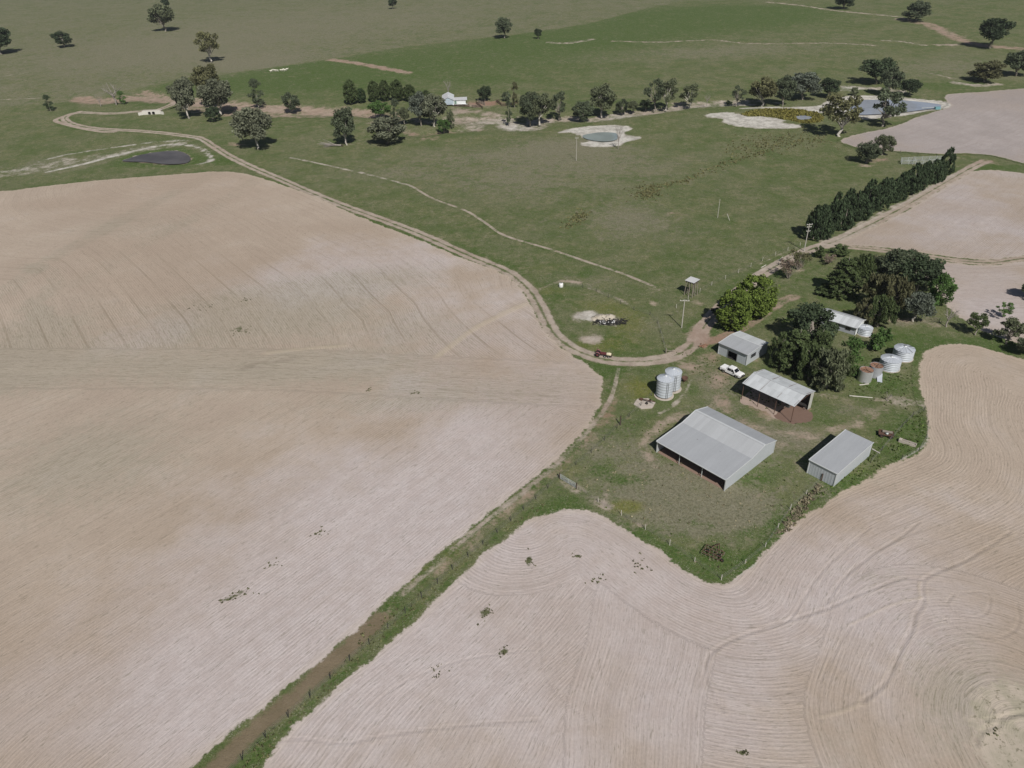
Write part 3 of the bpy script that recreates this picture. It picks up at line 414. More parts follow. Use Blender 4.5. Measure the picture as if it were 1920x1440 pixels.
    fm = g.math('MULTIPLY', g.ramp(g.noise(P, .045, 3), .38, .62, .25, 1.0), g.ramp(n3, .3, .6, .4, 1.2)); fine = g.math('MULTIPLY_ADD', g.math('MULTIPLY', g.math('SINE', g.math('MULTIPLY', row, 2*math.pi/.56)), fm), .085, .985)
    fc = g.mix(1.0, fc, g.comb(fine, fine, fine), 'MULTIPLY')
    fg_ = g.math('ADD', n2, g.math('MULTIPLY', g.math('ADD', sw, a['fol']), .30)); fleck = g.math('MULTIPLY', g.ramp(fl, .57, .69), g.ramp(fg_, .40, .74))
    fc = g.mix(g.math('MULTIPLY', fleck, .45), fc, (.15, .135, .095))
    wl = rn(4.2, .28, 3); fc = g.mix(g.math('MULTIPLY', g.ramp(wl, .52, .64), g.ramp(g.math('ADD', a['fol'], g.math('MULTIPLY_ADD', n1, 1.6, -.75)), .1, .9, .05, .42)), fc, (.20, .185, .125))
    tr = g.math('ABSOLUTE', g.math('SUBTRACT', g.math('FRACT', g.math('DIVIDE', row, 7.5)), .5))
    fc = g.mix(g.math('MULTIPLY', g.math('MULTIPLY', g.ramp(tr, .05, .012), a['tram']), g.ramp(g.noise(P, .03, 2), .38, .6, .08, .45)), fc, (.20, .165, .115))
    fc = g.mix(g.math('MULTIPLY', a['mark'], g.ramp(g.noise(P, .25, 3), .4, .6, .12, .6), clamp=True), fc, (.17, .14, .105))
    s2 = g.math('ABSOLUTE', g.math('SUBTRACT', g.math('FRACT', g.math('ADD', g.math('DIVIDE', row, 2.75), g.math('MULTIPLY', g.noise(P, .035, 2), 1.2))), .5))
    fc = g.mix(g.math('MULTIPLY', g.ramp(s2, .09, .02), g.ramp(g.noise(P, .05, 3), .42, .66, .02, .22)), fc, (.21, .175, .135))
    fc = g.mix(g.math('MULTIPLY', a['mark'], -.5, clamp=True), fc, (.46, .39, .29))
    fc = g.mix(mask(a['weed'], .5, .72), fc, g.mix(n4, (.06, .075, .035), (.14, .14, .075)))
    fe = g.ramp(g.math('ADD', a['fsd'], g.math('MULTIPLY', br2, 1.5)), -.2, .3)
    fc = g.mix(g.math('MULTIPLY', g.ramp(a['fsd'], 1.6, .3, 0, .45), n2), fc, (.50, .425, .34))
    c = g.mix(fe, c, fc)
    c = g.mix(mask(a['rock'], .35, .65), c, g.mix(g.ramp(g.noise(P, 1.1, 4, .75), .54, .66, 0, .7), g.mix(g.ramp(n2, .4, .62), (.46, .40, .33), (.37, .335, .26)), (.15, .14, .09)))
    g.col(c)
    h = g.mix(fe, g.math('ADD', g.math('MULTIPLY', n3, 1.0), g.math('MULTIPLY', n4, .5)), g.math('ADD', g.math('MULTIPLY', st, .8), g.math('SUBTRACT', g.math('MULTIPLY', fl, .5), a['mark'])))
    g.bump(h, .55, .16)
    return g.m
M_LAND = land_material()
def land_mesh(name, X, faces, zoff, field=None, zadd=None):
    me = bpy.data.meshes.new(name); z = terr(X[:, 0], X[:, 1])+zoff
    if zadd is not None: z = z+zadd
    V = np.column_stack([X, z]).astype(np.float32)
    F = np.asarray(faces, np.int32); me.vertices.add(len(V)); me.vertices.foreach_set('co', V.ravel())
    me.loops.add(F.size); me.loops.foreach_set('vertex_index', F.ravel())
    me.polygons.add(len(F)); me.polygons.foreach_set('loop_start', np.arange(0, F.size, F.shape[1], dtype=np.int32))
    me.update(calc_edges=True); me.polygons.foreach_set('use_smooth', np.ones(len(F), bool))
    for k, v in land_attrs(X, field).items():
        at_ = me.attributes.new(k, 'FLOAT', 'POINT'); at_.data.foreach_set('value', np.asarray(v, np.float32))
    me.materials.append(M_LAND); o = link(name, me); o['kind'] = 'structure'; return o
def grid_faces(nx, ny, keep=None):
    i, j = np.meshgrid(np.arange(nx-1), np.arange(ny-1)); a = (j*nx+i).ravel(); F = np.column_stack([a, a+1, a+1+nx, a+nx])
    return F
def compact(X, F):
    u, inv = np.unique(F, return_inverse=True); return X[u], inv.reshape(F.shape)
def grow(a, b, s0, rate):              # coordinates from a to b, the steps growing with the way gone
    L = [a]; s = s0
    while L[-1] < b: L.append(L[-1]+s); s *= 1+rate
    return L
def build_land():
    xr = grow(0, 330, 1.9, .0022); xr2 = grow(xr[-1], 2600, 5, .09); xs = np.array(sorted(set(np.round(xr+xr2[1:]+[-v for v in (xr+xr2[1:])[1:]], 4))))
    yn = grow(20, 950, 1.0, .0031); ys = np.array([-v for v in grow(0, 600, 20, .25)[::-1]]+[10]+yn+grow(yn[-1], 3600, 14, .09)[1:])
    GX, GY = np.meshgrid(xs, ys); X = np.column_stack([GX.ravel(), GY.ravel()])
    zb = np.zeros(len(X))
    for P, hw, *_ in LIN[:5]:
        d = dist_line(X, P, cull=40); zb -= .9*np.exp(-(d/(hw*1.1))**2)
    for n, W, B, k in DAMW:
        m = (np.abs(X[:, 0]-W[:, 0].mean()) < 120) & (np.abs(X[:, 1]-W[:, 1].mean()) < 90)
        s = np.full(len(X), -50.); s[m] = sdist(X[m], W); zb += -.7*ss(-1.5, 2, s)
    land_mesh('ground', X, grid_faces(len(xs), len(ys)), 0.0, None, zb)
    for name, key, h, zo in (('stubble_field', 'left', .75, .07), ('stubble_field', 'right', .30, .075), ('stubble_field', 'r1', .9, .08), ('stubble_field', 'r2', .8, .08), ('stubble_field', 'r3', 1.4, .12)):
        P = FIELDS[key]; lo = P.min(0)-3; hi = P.max(0)+3
        if key == 'left': lo[0] = max(lo[0], -300); lo[1] = max(lo[1], 25)
        if key == 'right': lo[1] = max(lo[1], 25); hi[0] = min(hi[0], 135)
        if key in ('r1', 'r2', 'r3'): hi[0] = min(hi[0], at(1920, (P[:, 1].mean() > 200)*0+330)[0]*1.6)
        gx = np.arange(lo[0], hi[0], h); gy = np.arange(lo[1], hi[1], h); GX, GY = np.meshgrid(gx, gy); X = np.column_stack([GX.ravel(), GY.ravel()])
        s = np.where(inside(X, P), 1.0, 0.0); F = grid_faces(len(gx), len(gy))
        near = dist_line(X, P, True) < max(1.6, h*1.5)
        ok = ((s > 0) | near)[F].all(1); X, F = compact(X, F[ok])
        land_mesh(name, X, F, zo, key)
    # farmyard and laneway: the same ground, meshed finely where it is near
    YP = smooth_line(ats([(1010, 560), (1070, 520), (1200, 530), (1330, 540), (1440, 500), (1520, 470), (1700, 490), (1760, 560), (1830, 620), (1760, 640), (1715, 680), (1720, 760), (1730, 830), (1600, 905), (1480, 985), (1360, 1090), (1240, 1040), (1100, 960), (1010, 960), (800, 1140), (600, 1320), (440, 1460), (370, 1440), (700, 1150), (1000, 900), (1120, 760), (1110, 690), (1040, 640)]), 4, True)
    gx = np.arange(YP[:, 0].min(), YP[:, 0].max(), .5); gy = np.arange(YP[:, 1].min(), YP[:, 1].max(), .5); GX, GY = np.meshgrid(gx, gy); X = np.column_stack([GX.ravel(), GY.ravel()])
    F = grid_faces(len(gx), len(gy)); X, F = compact(X, F[inside(X, YP)[F].all(1)]); land_mesh('farmyard', X, F, .02)
    for n, P, hw, *_ in TRK:
        P2 = smooth_line(P[::2], 3); T = np.gradient(P2, axis=0); T /= np.linalg.norm(T, axis=1)[:, None]+1e-9; Nn = np.column_stack([-T[:, 1], T[:, 0]])
        offs = np.linspace(-1, 1, 13)*hw*2.3; X = (P2[:, None, :]+offs[None, :, None]*Nn[:, None, :]).reshape(-1, 2)
        land_mesh({'foot_track': 'path'}.get(n, 'dirt_track'), X, grid_faces(13, len(P2)), .04+.004*[t[0] for t in TRK].index(n))
    # dam water and banks
    for n, W, B, k in DAMW:
        g = NG(n+'_water', .12 if k != 'mud' else .5, .5); cc = {'mud': (.070, .065, .066), 'grey': (.27, .315, .31), 'blue': (.33, .36, .42)}[k]  # the blue entry paints the sky's reflection into the water colour
        f = g.noise(g.pos(), .12, 4, .6); g.col(g.mix(g.ramp(f, .35, .65), cc, tuple(v*(.85 if k != 'mud' else 1.5) for v in cc)))
        g.bump(g.noise(g.pos(), 2.5, 3, .6), .06, .03)
        m = MB(); z = float(terr(*W.mean(0)))
        c = W.mean(0); m.add([(x, y, terr(x, y)-.02+.06) for x, y in W], [tuple(range(len(W)))]); o = m.build('dam_water', g.m); tag(o, kind='structure')
build_land()
# ------------------------------------------------------------------ materials for what was built
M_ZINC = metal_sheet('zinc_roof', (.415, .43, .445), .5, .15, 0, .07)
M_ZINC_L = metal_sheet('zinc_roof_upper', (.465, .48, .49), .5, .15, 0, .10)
M_ZINC_OLD = metal_sheet('old_zinc_roof', (.55, .575, .585), .55, .12, .02, .2)
M_WALL = metal_sheet('zinc_wall', (.46, .49, .52), .5, .15, 0, .03)
M_WHITE_ROOF = metal_sheet('pale_roof', (.62, .62, .62), .5, .15, 0, .06)
M_BLUE_WALL = metal_sheet('pale_blue_wall', (.42, .50, .57), .6, .1, 0, .03)
M_WHITE_WALL = plain('white_board', (.66, .69, .69), .7, .2, 0, .12, 1.0)
M_TRIM = plain('zinc_trim', (.62, .64, .65), .45, .4, .2, .08)
M_RUST = plain('rust_steel', (.105, .060, .045), .85, .2, 0, .45, 2.0, (.20, .125, .09), .5)
M_RUSTLID = plain('rust_sheet', (.27, .155, .105), .9, .1, 0, .6, 1.6, (.40, .33, .28), .85)
M_STEEL = plain('grey_steel', (.20, .205, .21), .6, .4, .3, .2)
M_DARK = plain('dark_iron', (.035, .033, .032), .7, .3, 0, .3)
M_CONC = plain('concrete', (.47, .42, .37), .9, .1, 0, .2, .9, (.30, .25, .2), .5)
M_SILO = metal_sheet('silo_sheet', (.50, .535, .575), .45, .2, 0, .04)
M_SHINY = metal_sheet('shiny_tank', (.60, .60, .62), .38, .55, .03, .04)
M_TIMBER = plain('grey_timber', (.26, .23, .195), .9, .1, 0, .35, 3.0)
M_TIMBER_D = plain('dark_timber', (.085, .065, .052), .9, .1, 0, .35, 3.0)
M_POLE = plain('pole_timber', (.44, .42, .38), .85, .1, 0, .2, 2.0)
M_GALV = plain('galvanised_pipe', (.50, .53, .52), .5, .4, .2, .15)
M_PAINT = plain('white_paint', (.78, .78, .78), .28, .5, 0, .04)
M_GLASS = plain('dark_glass', (.012, .014, .018), .08, .6, 0, .1)
M_TYRE = plain('tyre_rubber', (.018, .018, .018), .85, .2, 0, .2)
M_RIM = plain('wheel_rim', (.45, .45, .45), .4, .5, .4, .1)
M_MAROON = plain('faded_red_paint', (.125, .032, .036), .5, .4, 0, .3, 2.0, (.25, .12, .1), .4)
M_CREAM = plain('cream_plastic', (.62, .54, .40), .5, .3, 0, .1)
M_EARTH = plain('red_earth_floor', (.25, .175, .14), 1.0, .02, 0, .3, .8, (.37, .27, .2), .6)
M_WIRE = plain('fence_wire', (.30, .29, .27), .6, .3, .3, .1)
M_POST = plain('steel_post', (.05, .048, .045), .8, .2, 0, .3)
M_WPOST = plain('pale_post', (.50, .48, .43), .85, .1, 0, .2)
M_WOOL = plain('fleece', (.70, .67, .58), 1.0, .02, 0, .1)
M_DEADWOOD = plain('dead_wood', (.30, .27, .25), .95, .05, 0, .35, 2.0)
M_CYAN = plain('blue_green_pump', (.16, .33, .36), .5, .3)

def sheet_mesh(length, wd, name='roof_sheet', mat=None, ribs=3, h=.012):
    """a ribbed steel sheet: x across (0..wd), y along (0..length)"""
    xs, zs = [], []
    for i in range(ribs):
        a = wd*i/ribs; s = wd/ribs
        xs += [a, a+s*.22, a+s*.34, a+s*.5]; zs += [h, h, 0, 0]
    xs.append(wd); zs.append(h); n = len(xs)
    v = [(x, y, z) for y in (0, length) for x, z in zip(xs, zs)]+[(x, y, -.02) for y in (0, length) for x in (0, wd)]
    f = [(i, i+1, n+i+1, n+i) for i in range(n-1)]+[(2*n, 2*n+2, 2*n+3, 2*n+1)]
    return MB().add(v, f).mesh(name, mat)
def roof_plane(parent, x0, x1, ya, za, yb, zb, mat, wd=.762, name='roof_sheet', gap=.006):
    n = max(1, round((x1-x0)/wd)); wd = (x1-x0)/n; L = math.hypot(yb-ya, zb-za); me = sheet_mesh(L, wd-gap, name, mat)
    for i in range(n):
        o = link(name, me, parent, (x0+i*wd, ya, za+random.uniform(0, .008))); o.rotation_euler = (math.atan2(zb-za, yb-ya), 0, 0)
def wall_sheet(mb, p, q, z0, za, zb=None, pitch=.5, depth=.014):
    """ribbed wall from p to q (2D), top height za at p, zb at q"""
    zb = za if zb is None else zb
    p, q = np.array(p, float), np.array(q, float); L = np.linalg.norm(q-p); t = (q-p)/L; nrm = np.array([t[1], -t[0]])
    n = max(1, round(L/pitch)); s = []
    for i in range(n):
        for u, d in ((0, 0), (.55, 0), (.65, depth), (.9, depth)): s.append(((i+u)/n, d))
    s.append((1, 0)); v = []
    for top in (0, 1):
        for u, d in s:
            c = p+t*L*u+nrm*d; v.append((c[0], c[1], (z0 if not top else za+(zb-za)*u)))
    m = len(s); return mb.add(v, [(i, i+1, m+i+1, m+i) for i in range(m-1)])
def gutter(parent, x0, x1, y, z, mat=None): MB().box(((x0+x1)/2, y, z), (x1-x0, .14, .12)).build('gutter', mat or M_TRIM, parent)

# ------------------------------------------------------------------ machinery shed: gable with a long lean-to roof, open to the front
A49 = R(-49.6)
def machinery_shed():
    t = thing('machinery_shed', 'largest grey corrugated shed, open along its front, with a long roof bent below the ridge', 'shed', at(1232, 848), R(-49.5))
    L, W = 15.3, 15.7
    prof = [(-.35, 2.82), (7.6, 3.22), (11.7, 4.15), (16.0, 2.9)]
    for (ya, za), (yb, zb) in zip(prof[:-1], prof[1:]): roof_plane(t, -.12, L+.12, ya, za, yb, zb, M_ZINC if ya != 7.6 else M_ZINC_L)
    MB().box((L/2, 11.7, 4.2), (L+.26, .45, .035), rx=0).build('ridge_cap', M_TRIM, t)
    for x, nm in ((-.02, 0), (L+.02, 1)):
        m = MB(); ys = [0, 3.8, 7.6, 11.7, 15.65]; zz = np.interp(ys, [p[0] for p in prof], [p[1] for p in prof])-.06
        for a, b, za, zb in zip(ys[:-1], ys[1:], zz[:-1], zz[1:]):
            p, q = ((x, a), (x, b)) if nm else ((x, b), (x, a)); h = (za, zb) if nm else (zb, za)
            wall_sheet(m, p, q, .05, *h)
        m.build('end_wall', M_WALL, t)
    m = MB(); wall_sheet(m, (L, 15.68), (0, 15.68), .05, 2.85); m.build('rear_wall', M_WALL, t)
    for x in (-.03, L+.03):
        MB().box((x, -.1, 1.4), (.2, .12, 2.8)).build('corner_flashing', M_TRIM, t)
        MB().box((x, 15.75, 1.42), (.16, .1, 2.84)).build('corner_flashing', M_TRIM, t)
    for x in (5.1, 10.2):
        for y in (.1, 5.3, 10.5): MB().tube((x, y, 0), (x, y, 2.85+y*.06), .075).build('post', M_GALV if y < 1 else M_STEEL, t)
    m = MB()
    for y, z in ((.1, 2.7), (3.8, 2.9), (7.6, 3.1), (11.7, 4.0)): m.box((L/2, y, z), (L, .1, .18))
    m.build('purlin', M_STEEL, t); gutter(t, -.1, L+.1, -.42, 2.80)
    MB().box((L/2, 7.6, .015), (L-.3, 15.2, .03)).build('floor', M_EARTH, t)
    # verge flashings on the roof ends
    for x in (-.16, L+.16):
        m = MB()
        for (ya, za), (yb, zb) in zip(prof[:-1], prof[1:]): m.box((x, (ya+yb)/2, (za+zb)/2+.02), (.14, math.hypot(yb-ya, zb-za), .12), rx=math.atan2(zb-za, yb-ya))
        m.build('verge_flashing', M_TRIM, t)
machinery_shed()
def small_shed():
    t = thing('skillion_shed', 'closed grey shed with a flat sloping roof beside the pale field edge', 'shed', at(1513, 887), R(-50.5))
    L, W, za, zb = 5.2, 12.6, 3.15, 3.42
    roof_plane(t, -.12, L+.12, -.12, za+.04, W+.12, zb+.04, M_ZINC)
    m = MB(); wall_sheet(m, (0, 0), (L, 0), .04, za); m.build('front_wall', M_WALL, t)
    m = MB(); wall_sheet(m, (L, 0), (L, W), .04, za, zb); m.build('side_wall', M_WALL, t); m = MB(); wall_sheet(m, (0, W), (0, 0), .04, zb, za); m.build('side_wall', M_WALL, t)
    m = MB(); wall_sheet(m, (L, W), (0, W), .04, zb); m.build('rear_wall', M_WALL, t)
    for x in (0, L):
        for y in (-.03, W+.03): MB().box((x, y, 1.6), (.13, .13, 3.2)).build('corner_flashing', M_TRIM, t)
    for x in (-.16, L+.16): MB().box((x, W/2, (za+zb)/2+.05), (.12, W+.3, .1), rx=math.atan2(zb-za, W)).build('verge_flashing', M_TRIM, t)
    gutter(t, -.2, L+.2, -.2, za+.02)
small_shed()
def workshop():
    t = thing('workshop', 'grey workshop shed with a dark doorway and small side window below the green trees', 'shed', at(1346.4, 663.3), R(-49.9))
    L, W = 7.5, 8.3; prof = [(-.25, 2.98), (4.9, 3.30), (8.5, 2.75)]
    for (ya, za), (yb, zb) in zip(prof[:-1], prof[1:]): roof_plane(t, -.15, L+.15, ya, za, yb, zb, M_ZINC_OLD if ya > 1 else M_ZINC)
    MB().box((L/2, 4.9, 3.35), (L+.3, .4, .03)).build('ridge_cap', M_TRIM, t)
    m = MB(); wall_sheet(m, (0, 0), (2.55, 0), .04, 2.9); wall_sheet(m, (4.95, 0), (L, 0), .04, 2.9); wall_sheet(m, (2.55, 0), (4.95, 0), 2.05, 2.9); m.build('front_wall', M_WALL, t)
    m = MB(); wall_sheet(m, (0, W), (0, 4.9), .04, 2.72, 3.25); wall_sheet(m, (0, 4.9), (0, 0), .04, 3.25, 2.92); m.build('side_wall', M_WALL, t); m = MB(); wall_sheet(m, (L, 0), (L, 4.9), .04, 2.92, 3.25); wall_sheet(m, (L, 4.9), (L, W), .04, 3.25, 2.72); m.build('side_wall', M_WALL, t)
    m = MB(); wall_sheet(m, (L, W), (0, W), .04, 2.7); m.build('rear_wall', M_WALL, t)
    MB().box((L/2, W/2, .02), (L-.1, W-.1, .04)).build('floor', M_DARK, t)
    f = MB()
    for y in (1.55, 3.45): f.box((L+.06, y, 1.85), (.05, .07, .95))
    for z in (1.4, 1.85, 2.3): f.box((L+.06, 2.5, z), (.05, 1.9, .06))
    w_ = f.build('window', M_STEEL, t); MB().box((L+.045, 2.5, 1.85), (.03, 1.86, .9)).build('pane', M_GLASS, w_)
    d = MB()
    for x in (2.5, 5.0): d.box((x, -.06, 1.05), (.1, .06, 2.1))
    d.box((3.75, -.06, 2.1), (2.6, .06, .1)); d.build('door_frame', M_STEEL, t)
    for x in (-.02, L+.02): MB().box((x, -.04, 1.45), (.12, .1, 2.9)).build('corner_flashing', M_TRIM, t)
    gutter(t, -.15, L+.15, -.3, 2.94, M_STEEL)
    for x in (-.17, L+.17):
        m = MB()
        for (ya, za), (yb, zb) in zip(prof[:-1], prof[1:]): m.box((x, (ya+yb)/2, (za+zb)/2+.02), (.1, math.hypot(yb-ya, zb-za), .1), rx=math.atan2(zb-za, yb-ya))
        m.build('verge_flashing', M_TRIM, t)
workshop()
def hay_shed():
    t = thing('open_shed', 'open sided shed with a patched pale iron roof on thin rusty posts', 'shed', at(1390.1, 748.6), A49)
    L, W = 11.55, 7.4; prof = [(-.4, 4.15), (3.7, 5.05), (7.8, 4.05)]
    for (ya, za), (yb, zb) in zip(prof[:-1], prof[1:]):      # two courses of old sheets on each slope
        for f0, f1 in ((0, .54), (.5, 1)):
            roof_plane(t, -.25, L+.25, ya+(yb-ya)*f0, za+(zb-za)*f0+(.02 if f0 else 0), ya+(yb-ya)*f1, za+(zb-za)*f1+(.02 if f0 else 0), M_ZINC_OLD)
    MB().box((L/2, 3.7, 5.11), (L+.5, .5, .03)).build('ridge_cap', M_ZINC_OLD, t)
    for x in (0, L/3, 2*L/3, L):
        for y in (0, W): MB().tube((x, y, 0), (x, y, 4.2), .07).build('post', M_RUST, t)
        m = MB(); m.box((x, W/4, 4.62), (.07, W/2+.25, .1), rx=math.atan2(.9, 4.1)); m.box((x, 3*W/4, 4.6), (.07, W/2+.2, .1), rx=-math.atan2(1.0, 4.1)); m.box((x, W/2, 4.15), (.06, W, .08)); m.build('rafter', M_RUST, t)
    m = MB()
    for y, z in ((-.3, 4.12), (1.8, 4.55), (5.6, 4.5), (7.6, 4.05)): m.box((L/2, y, z), (L+.3, .06, .09))
    m.build('purlin', M_RUST, t)
    m = MB()
    for i in range(3): m.tube((i*L/3, 0, 3.9), (i*L/3+1.0, 0, 4.15), .03); m.tube(((i+1)*L/3, 0, 3.9), ((i+1)*L/3-1.0, 0, 4.15), .03)
    m.build('brace', M_RUST, t)
    m = MB(); wall_sheet(m, (L+.1, 6.2), (L+.1, W+.1), .1, 4.2, 4.05); m.build('end_wall', plain('pale_hessian', (.42, .42, .38), .9, .05), t)
    m = MB(); wall_sheet(m, (L, W+.1), (0, W+.1), .1, 3.95); m.build('rear_wall', M_DARK, t)  # near-black sheet across the open back, painted as the deep shade under the roof
    # two old wheels hang against the dark back sheet, a bench stands under the far end
    for x, r in ((6.3, .42), (8.3, .55)):
        p = Matrix.Rotation(A49, 4, 'Z') @ Vector((x, 4.2, 0)); o = at(1390.1, 748.6)
        ty = thing('loose_tyre', 'smaller dark tyre standing under the open shed' if r < .5 else 'larger grey tyre standing under the open shed', 'tyre', (o[0]+p.x, o[1]+p.y, r+.02), A49)
        MB().lathe([(r*.5, -.1), (r*.9, -.13), (r, -.06), (r, .06), (r*.9, .13), (r*.5, .1), (r*.5, -.1)], 20, axis='y').build('tread', plain('worn_tyre', (.10, .105, .10), .8, .2), ty)
        MB().lathe([(.08, -.05), (r*.5, -.07), (r*.5, .07), (.08, .05), (.08, -.05)], 16, axis='y').build('rim', M_DARK, ty)
    p = Matrix.Rotation(A49, 4, 'Z') @ Vector((10.2, 6.2, 0)); o = at(1390.1, 748.6)
    b = thing('work_bench', 'dark bench with steel legs under the open shed end', 'bench', (o[0]+p.x, o[1]+p.y, .0), A49)
    MB().box((0, 0, .95), (2.2, .8, .1)).build('bench_top', M_DARK, b)
    for sx in (-1, 1):
        for sy in (-1, 1): MB().box((sx*1.0, sy*.33, .45), (.08, .08, .9)).build('leg', M_STEEL, b)
hay_shed()
def cottage():
    o = at(1602, 628.8); t = thing('quarters', 'low pale hut with an iron gable roof between the dark trees', 'hut', o, R(-43.5))
    L, W = 9.4, 4.9
    for a in ((-.35, 2.1, 2.7, 3.05), (2.7, 3.05, 5.6, 2.15)): roof_plane(t, -L, .3, *a, M_ZINC_OLD if a[0] < 0 else M_ZINC)
    MB().box((-L/2+.2, 2.7, 3.1), (L+.4, .4, .03)).build('ridge_cap', M_TRIM, t)
    m = MB(); m.box((-L/2, .05, 1.05), (L-.3, .1, 2.1)); m.build('front_wall', plain('grey_fibro', (.36, .38, .42), .8, .2, 0, .1), t)
    m = MB(); m.box((-L/2, W, 1.05), (L-.3, .1, 2.1)); m.build('rear_wall', M_WALL, t)
    for x in (-L+.2, .05): MB().add([(x-.05, 0, 0), (x-.05, W, 0), (x-.05, W, 2.1), (x-.05, 2.7, 2.98), (x-.05, 0, 2.1), (x+.05, 0, 0), (x+.05, W, 0), (x+.05, W, 2.1), (x+.05, 2.7, 2.98), (x+.05, 0, 2.1)], [(4, 3, 2, 1, 0), (5, 6, 7, 8, 9), (0, 1, 6, 5), (1, 2, 7, 6), (2, 3, 8, 7), (3, 4, 9, 8), (4, 0, 5, 9)]).build('gable_wall', M_WHITE_WALL, t)
    m = MB(); m.box((.42, 1.2, 2.62), (.06, 3.2, .2), rx=math.atan2(.95, 3.0)); m.box((.42, 4.15, 2.62), (.06, 3.1, .2), rx=-math.atan2(.95, 3.0)); m.build('barge_board', M_PAINT, t)
    for x in (-7.2, -4.5, -1.8): w_ = MB().box((x, -.02, 1.25), (1.3, .06, .9)).build('window', M_STEEL, t); MB().box((x, -.055, 1.25), (1.1, .02, .72)).build('pane', M_GLASS, w_)
    gutter(t, -L, .4, -.42, 2.06, M_STEEL)
cottage()
def earth_floor():
    o = at(1390.1, 748.6); rng = random.Random(8); c, s = math.cos(A49), math.sin(A49)
    for name, pts, mat in (('earth_floor', [(-.2, -.7), (3, -.9), (6.5, -.6), (9, -.9), (9.4, 3), (9, 7.2), (4, 7.3), (0, 7.2)], plain('pale_earth', (.36, .285, .24), 1, .02, 0, .3, .8)), ('earth_floor', [(8.2, -.4), (11.4, -.4), (12.6, .6), (13.9, 2.4), (14.0, 4.2), (13.0, 5.6), (11.5, 6.6), (8.4, 7)], plain('red_earth', (.185, .125, .10), 1, .02, 0, .25, .8))):
        P = smooth_line(pts, 6, True); P = P+np.array([[rng.gauss(0, .18), rng.gauss(0, .18)] for _ in P]); z = .035 if mat.name == 'pale_earth' else .045
        tag(MB().add([(o[0]+c*x-s*y, o[1]+s*x+c*y, z) for x, y in P], [tuple(range(len(P)))]).build(name, mat), kind='structure')
earth_floor()
# ------------------------------------------------------------------ silos and tanks
def ring_profile(r, h, z0=0.0, n=6, a=.035):
    pr = []
    for i in range(n):
        z = z0+h*i/n; s = h/n; pr += [(r, z), (r+a, z+.12*s), (r+a, z+.24*s), (r, z+.36*s), (r, z+.9*s)]
    return pr+[(r, z0+h)]
def silo(px, py, label, ladder):
    c = at(px, py); t = thing('grain_silo', label, 'silo', c, R(-30), 'grain silos by the track'); r, h, z0 = 1.72, 4.05, .42
    MB().lathe([(0, 0), (2.1, 0), (2.1, .14), (0, .14)], 20, smooth=False).build('plinth', M_CONC, t)
    for k in range(8): MB().box((1.5*math.cos(k*.785), 1.5*math.sin(k*.785), .28), (.12, .12, .3), rz=k*.785).build('leg', M_STEEL, t)
    MB().lathe([(0, z0)]+[(1.6, z0)]+ring_profile(r, h, z0, 6, .055), 40).build('body', M_SILO, t)
    m = MB(); n = 20
    for k in range(n):
        a0, a1 = 2*math.pi*k/n, 2*math.pi*(k+1)/n; 
        rr, rt = r+.13, .28
        m.add([(rr*math.cos(a0), rr*math.sin(a0), z0+h-.02), (rr*math.cos(a1), rr*math.sin(a1), z0+h-.02), (rt*math.cos(a1), rt*math.sin(a1), z0+h+.62), (rt*math.cos(a0), rt*math.sin(a0), z0+h+.62)], [(0, 1, 2, 3)])
        m.tube((rr*math.cos(a0), rr*math.sin(a0), z0+h), (rt*math.cos(a0), rt*math.sin(a0), z0+h+.64), .022, n=4)
    m.build('cone_roof', M_SILO, t)
    MB().lathe([(0, z0+h+.78), (.3, z0+h+.7), (.3, z0+h+.56)], 14).build('cap', M_TRIM, t)
    m = MB(); m.box((.55, 0, z0+h+.53), (.02, .5, .02)); m.box((.95, 0, z0+h+.36), (.55, .45, .06), ry=.36); m.build('hatch', M_TRIM, t)
    if ladder:
        m = MB()
        for s in (-.2, .2): m.tube(((r+.12)*math.cos(-.95)+s*.8, (r+.12)*math.sin(-.95)+s*.58, .3), ((r+.12)*math.cos(-.95)+s*.8, (r+.12)*math.sin(-.95)+s*.58, z0+h), .03, n=4)
        for i in range(13):
            z = .5+i*.3; m.tube(((r+.12)*math.cos(-.95)-.16, (r+.12)*math.sin(-.95)-.116, z), ((r+.12)*math.cos(-.95)+.16, (r+.12)*math.sin(-.95)+.116, z), .018, n=4)
        m.build('ladder', M_STEEL, t)
silo(1244.8, 741.8, 'nearer of the two round silos, with a ladder up its side', True)
silo(1259.6, 728.6, 'farther of the two round silos, half hidden behind the ladder silo', True)
def auger(c, rz, L, label):
    t = thing('grain_auger', label, 'auger', c, rz)
    MB().tube((0, 0, .25), (L, 0, 1.0), .11, n=8).build('tube', M_RUST, t); MB().box((.1, 0, .25), (.6, .6, .35)).build('hopper', M_RUST, t)
    for s in (-1, 1):
        MB().tube((L*.55, 0, .65), (L*.55, s*.6, .3), .04).build('strut', M_RUST, t)
        MB().lathe([(.1, -.06), (.3, -.07), (.3, .07), (.1, .06), (.1, -.06)], 14, c=(L*.55, s*.66, .3), axis='y').build('wheel', M_TYRE, t)
    return t
c = at(1208.5, 757.5); hx = thing('concrete_pad', 'six sided pale concrete pad on the grass below the silos', 'concrete pad', c, R(4))
MB().prism([(2.35*math.cos(k*math.pi/3), 2.1*math.sin(k*math.pi/3)) for k in range(6)], 0, .2).build('slab', M_CONC, hx)
m = MB(); [m.box((0.0+.02*i, -.9+.6*i, .215), (3.9, .03, .02)) for i in range(4)]; m.build('joint', M_TIMBER, hx)
auger((c[0]-.6, c[1]+1.3, .2), R(-42), 3.4, 'rusty auger lying across the six sided concrete pad')
c2 = at(1283, 716); hp = thing('seed_hopper', 'small rusty brown hopper behind the farther silo', 'hopper', c2, .4)
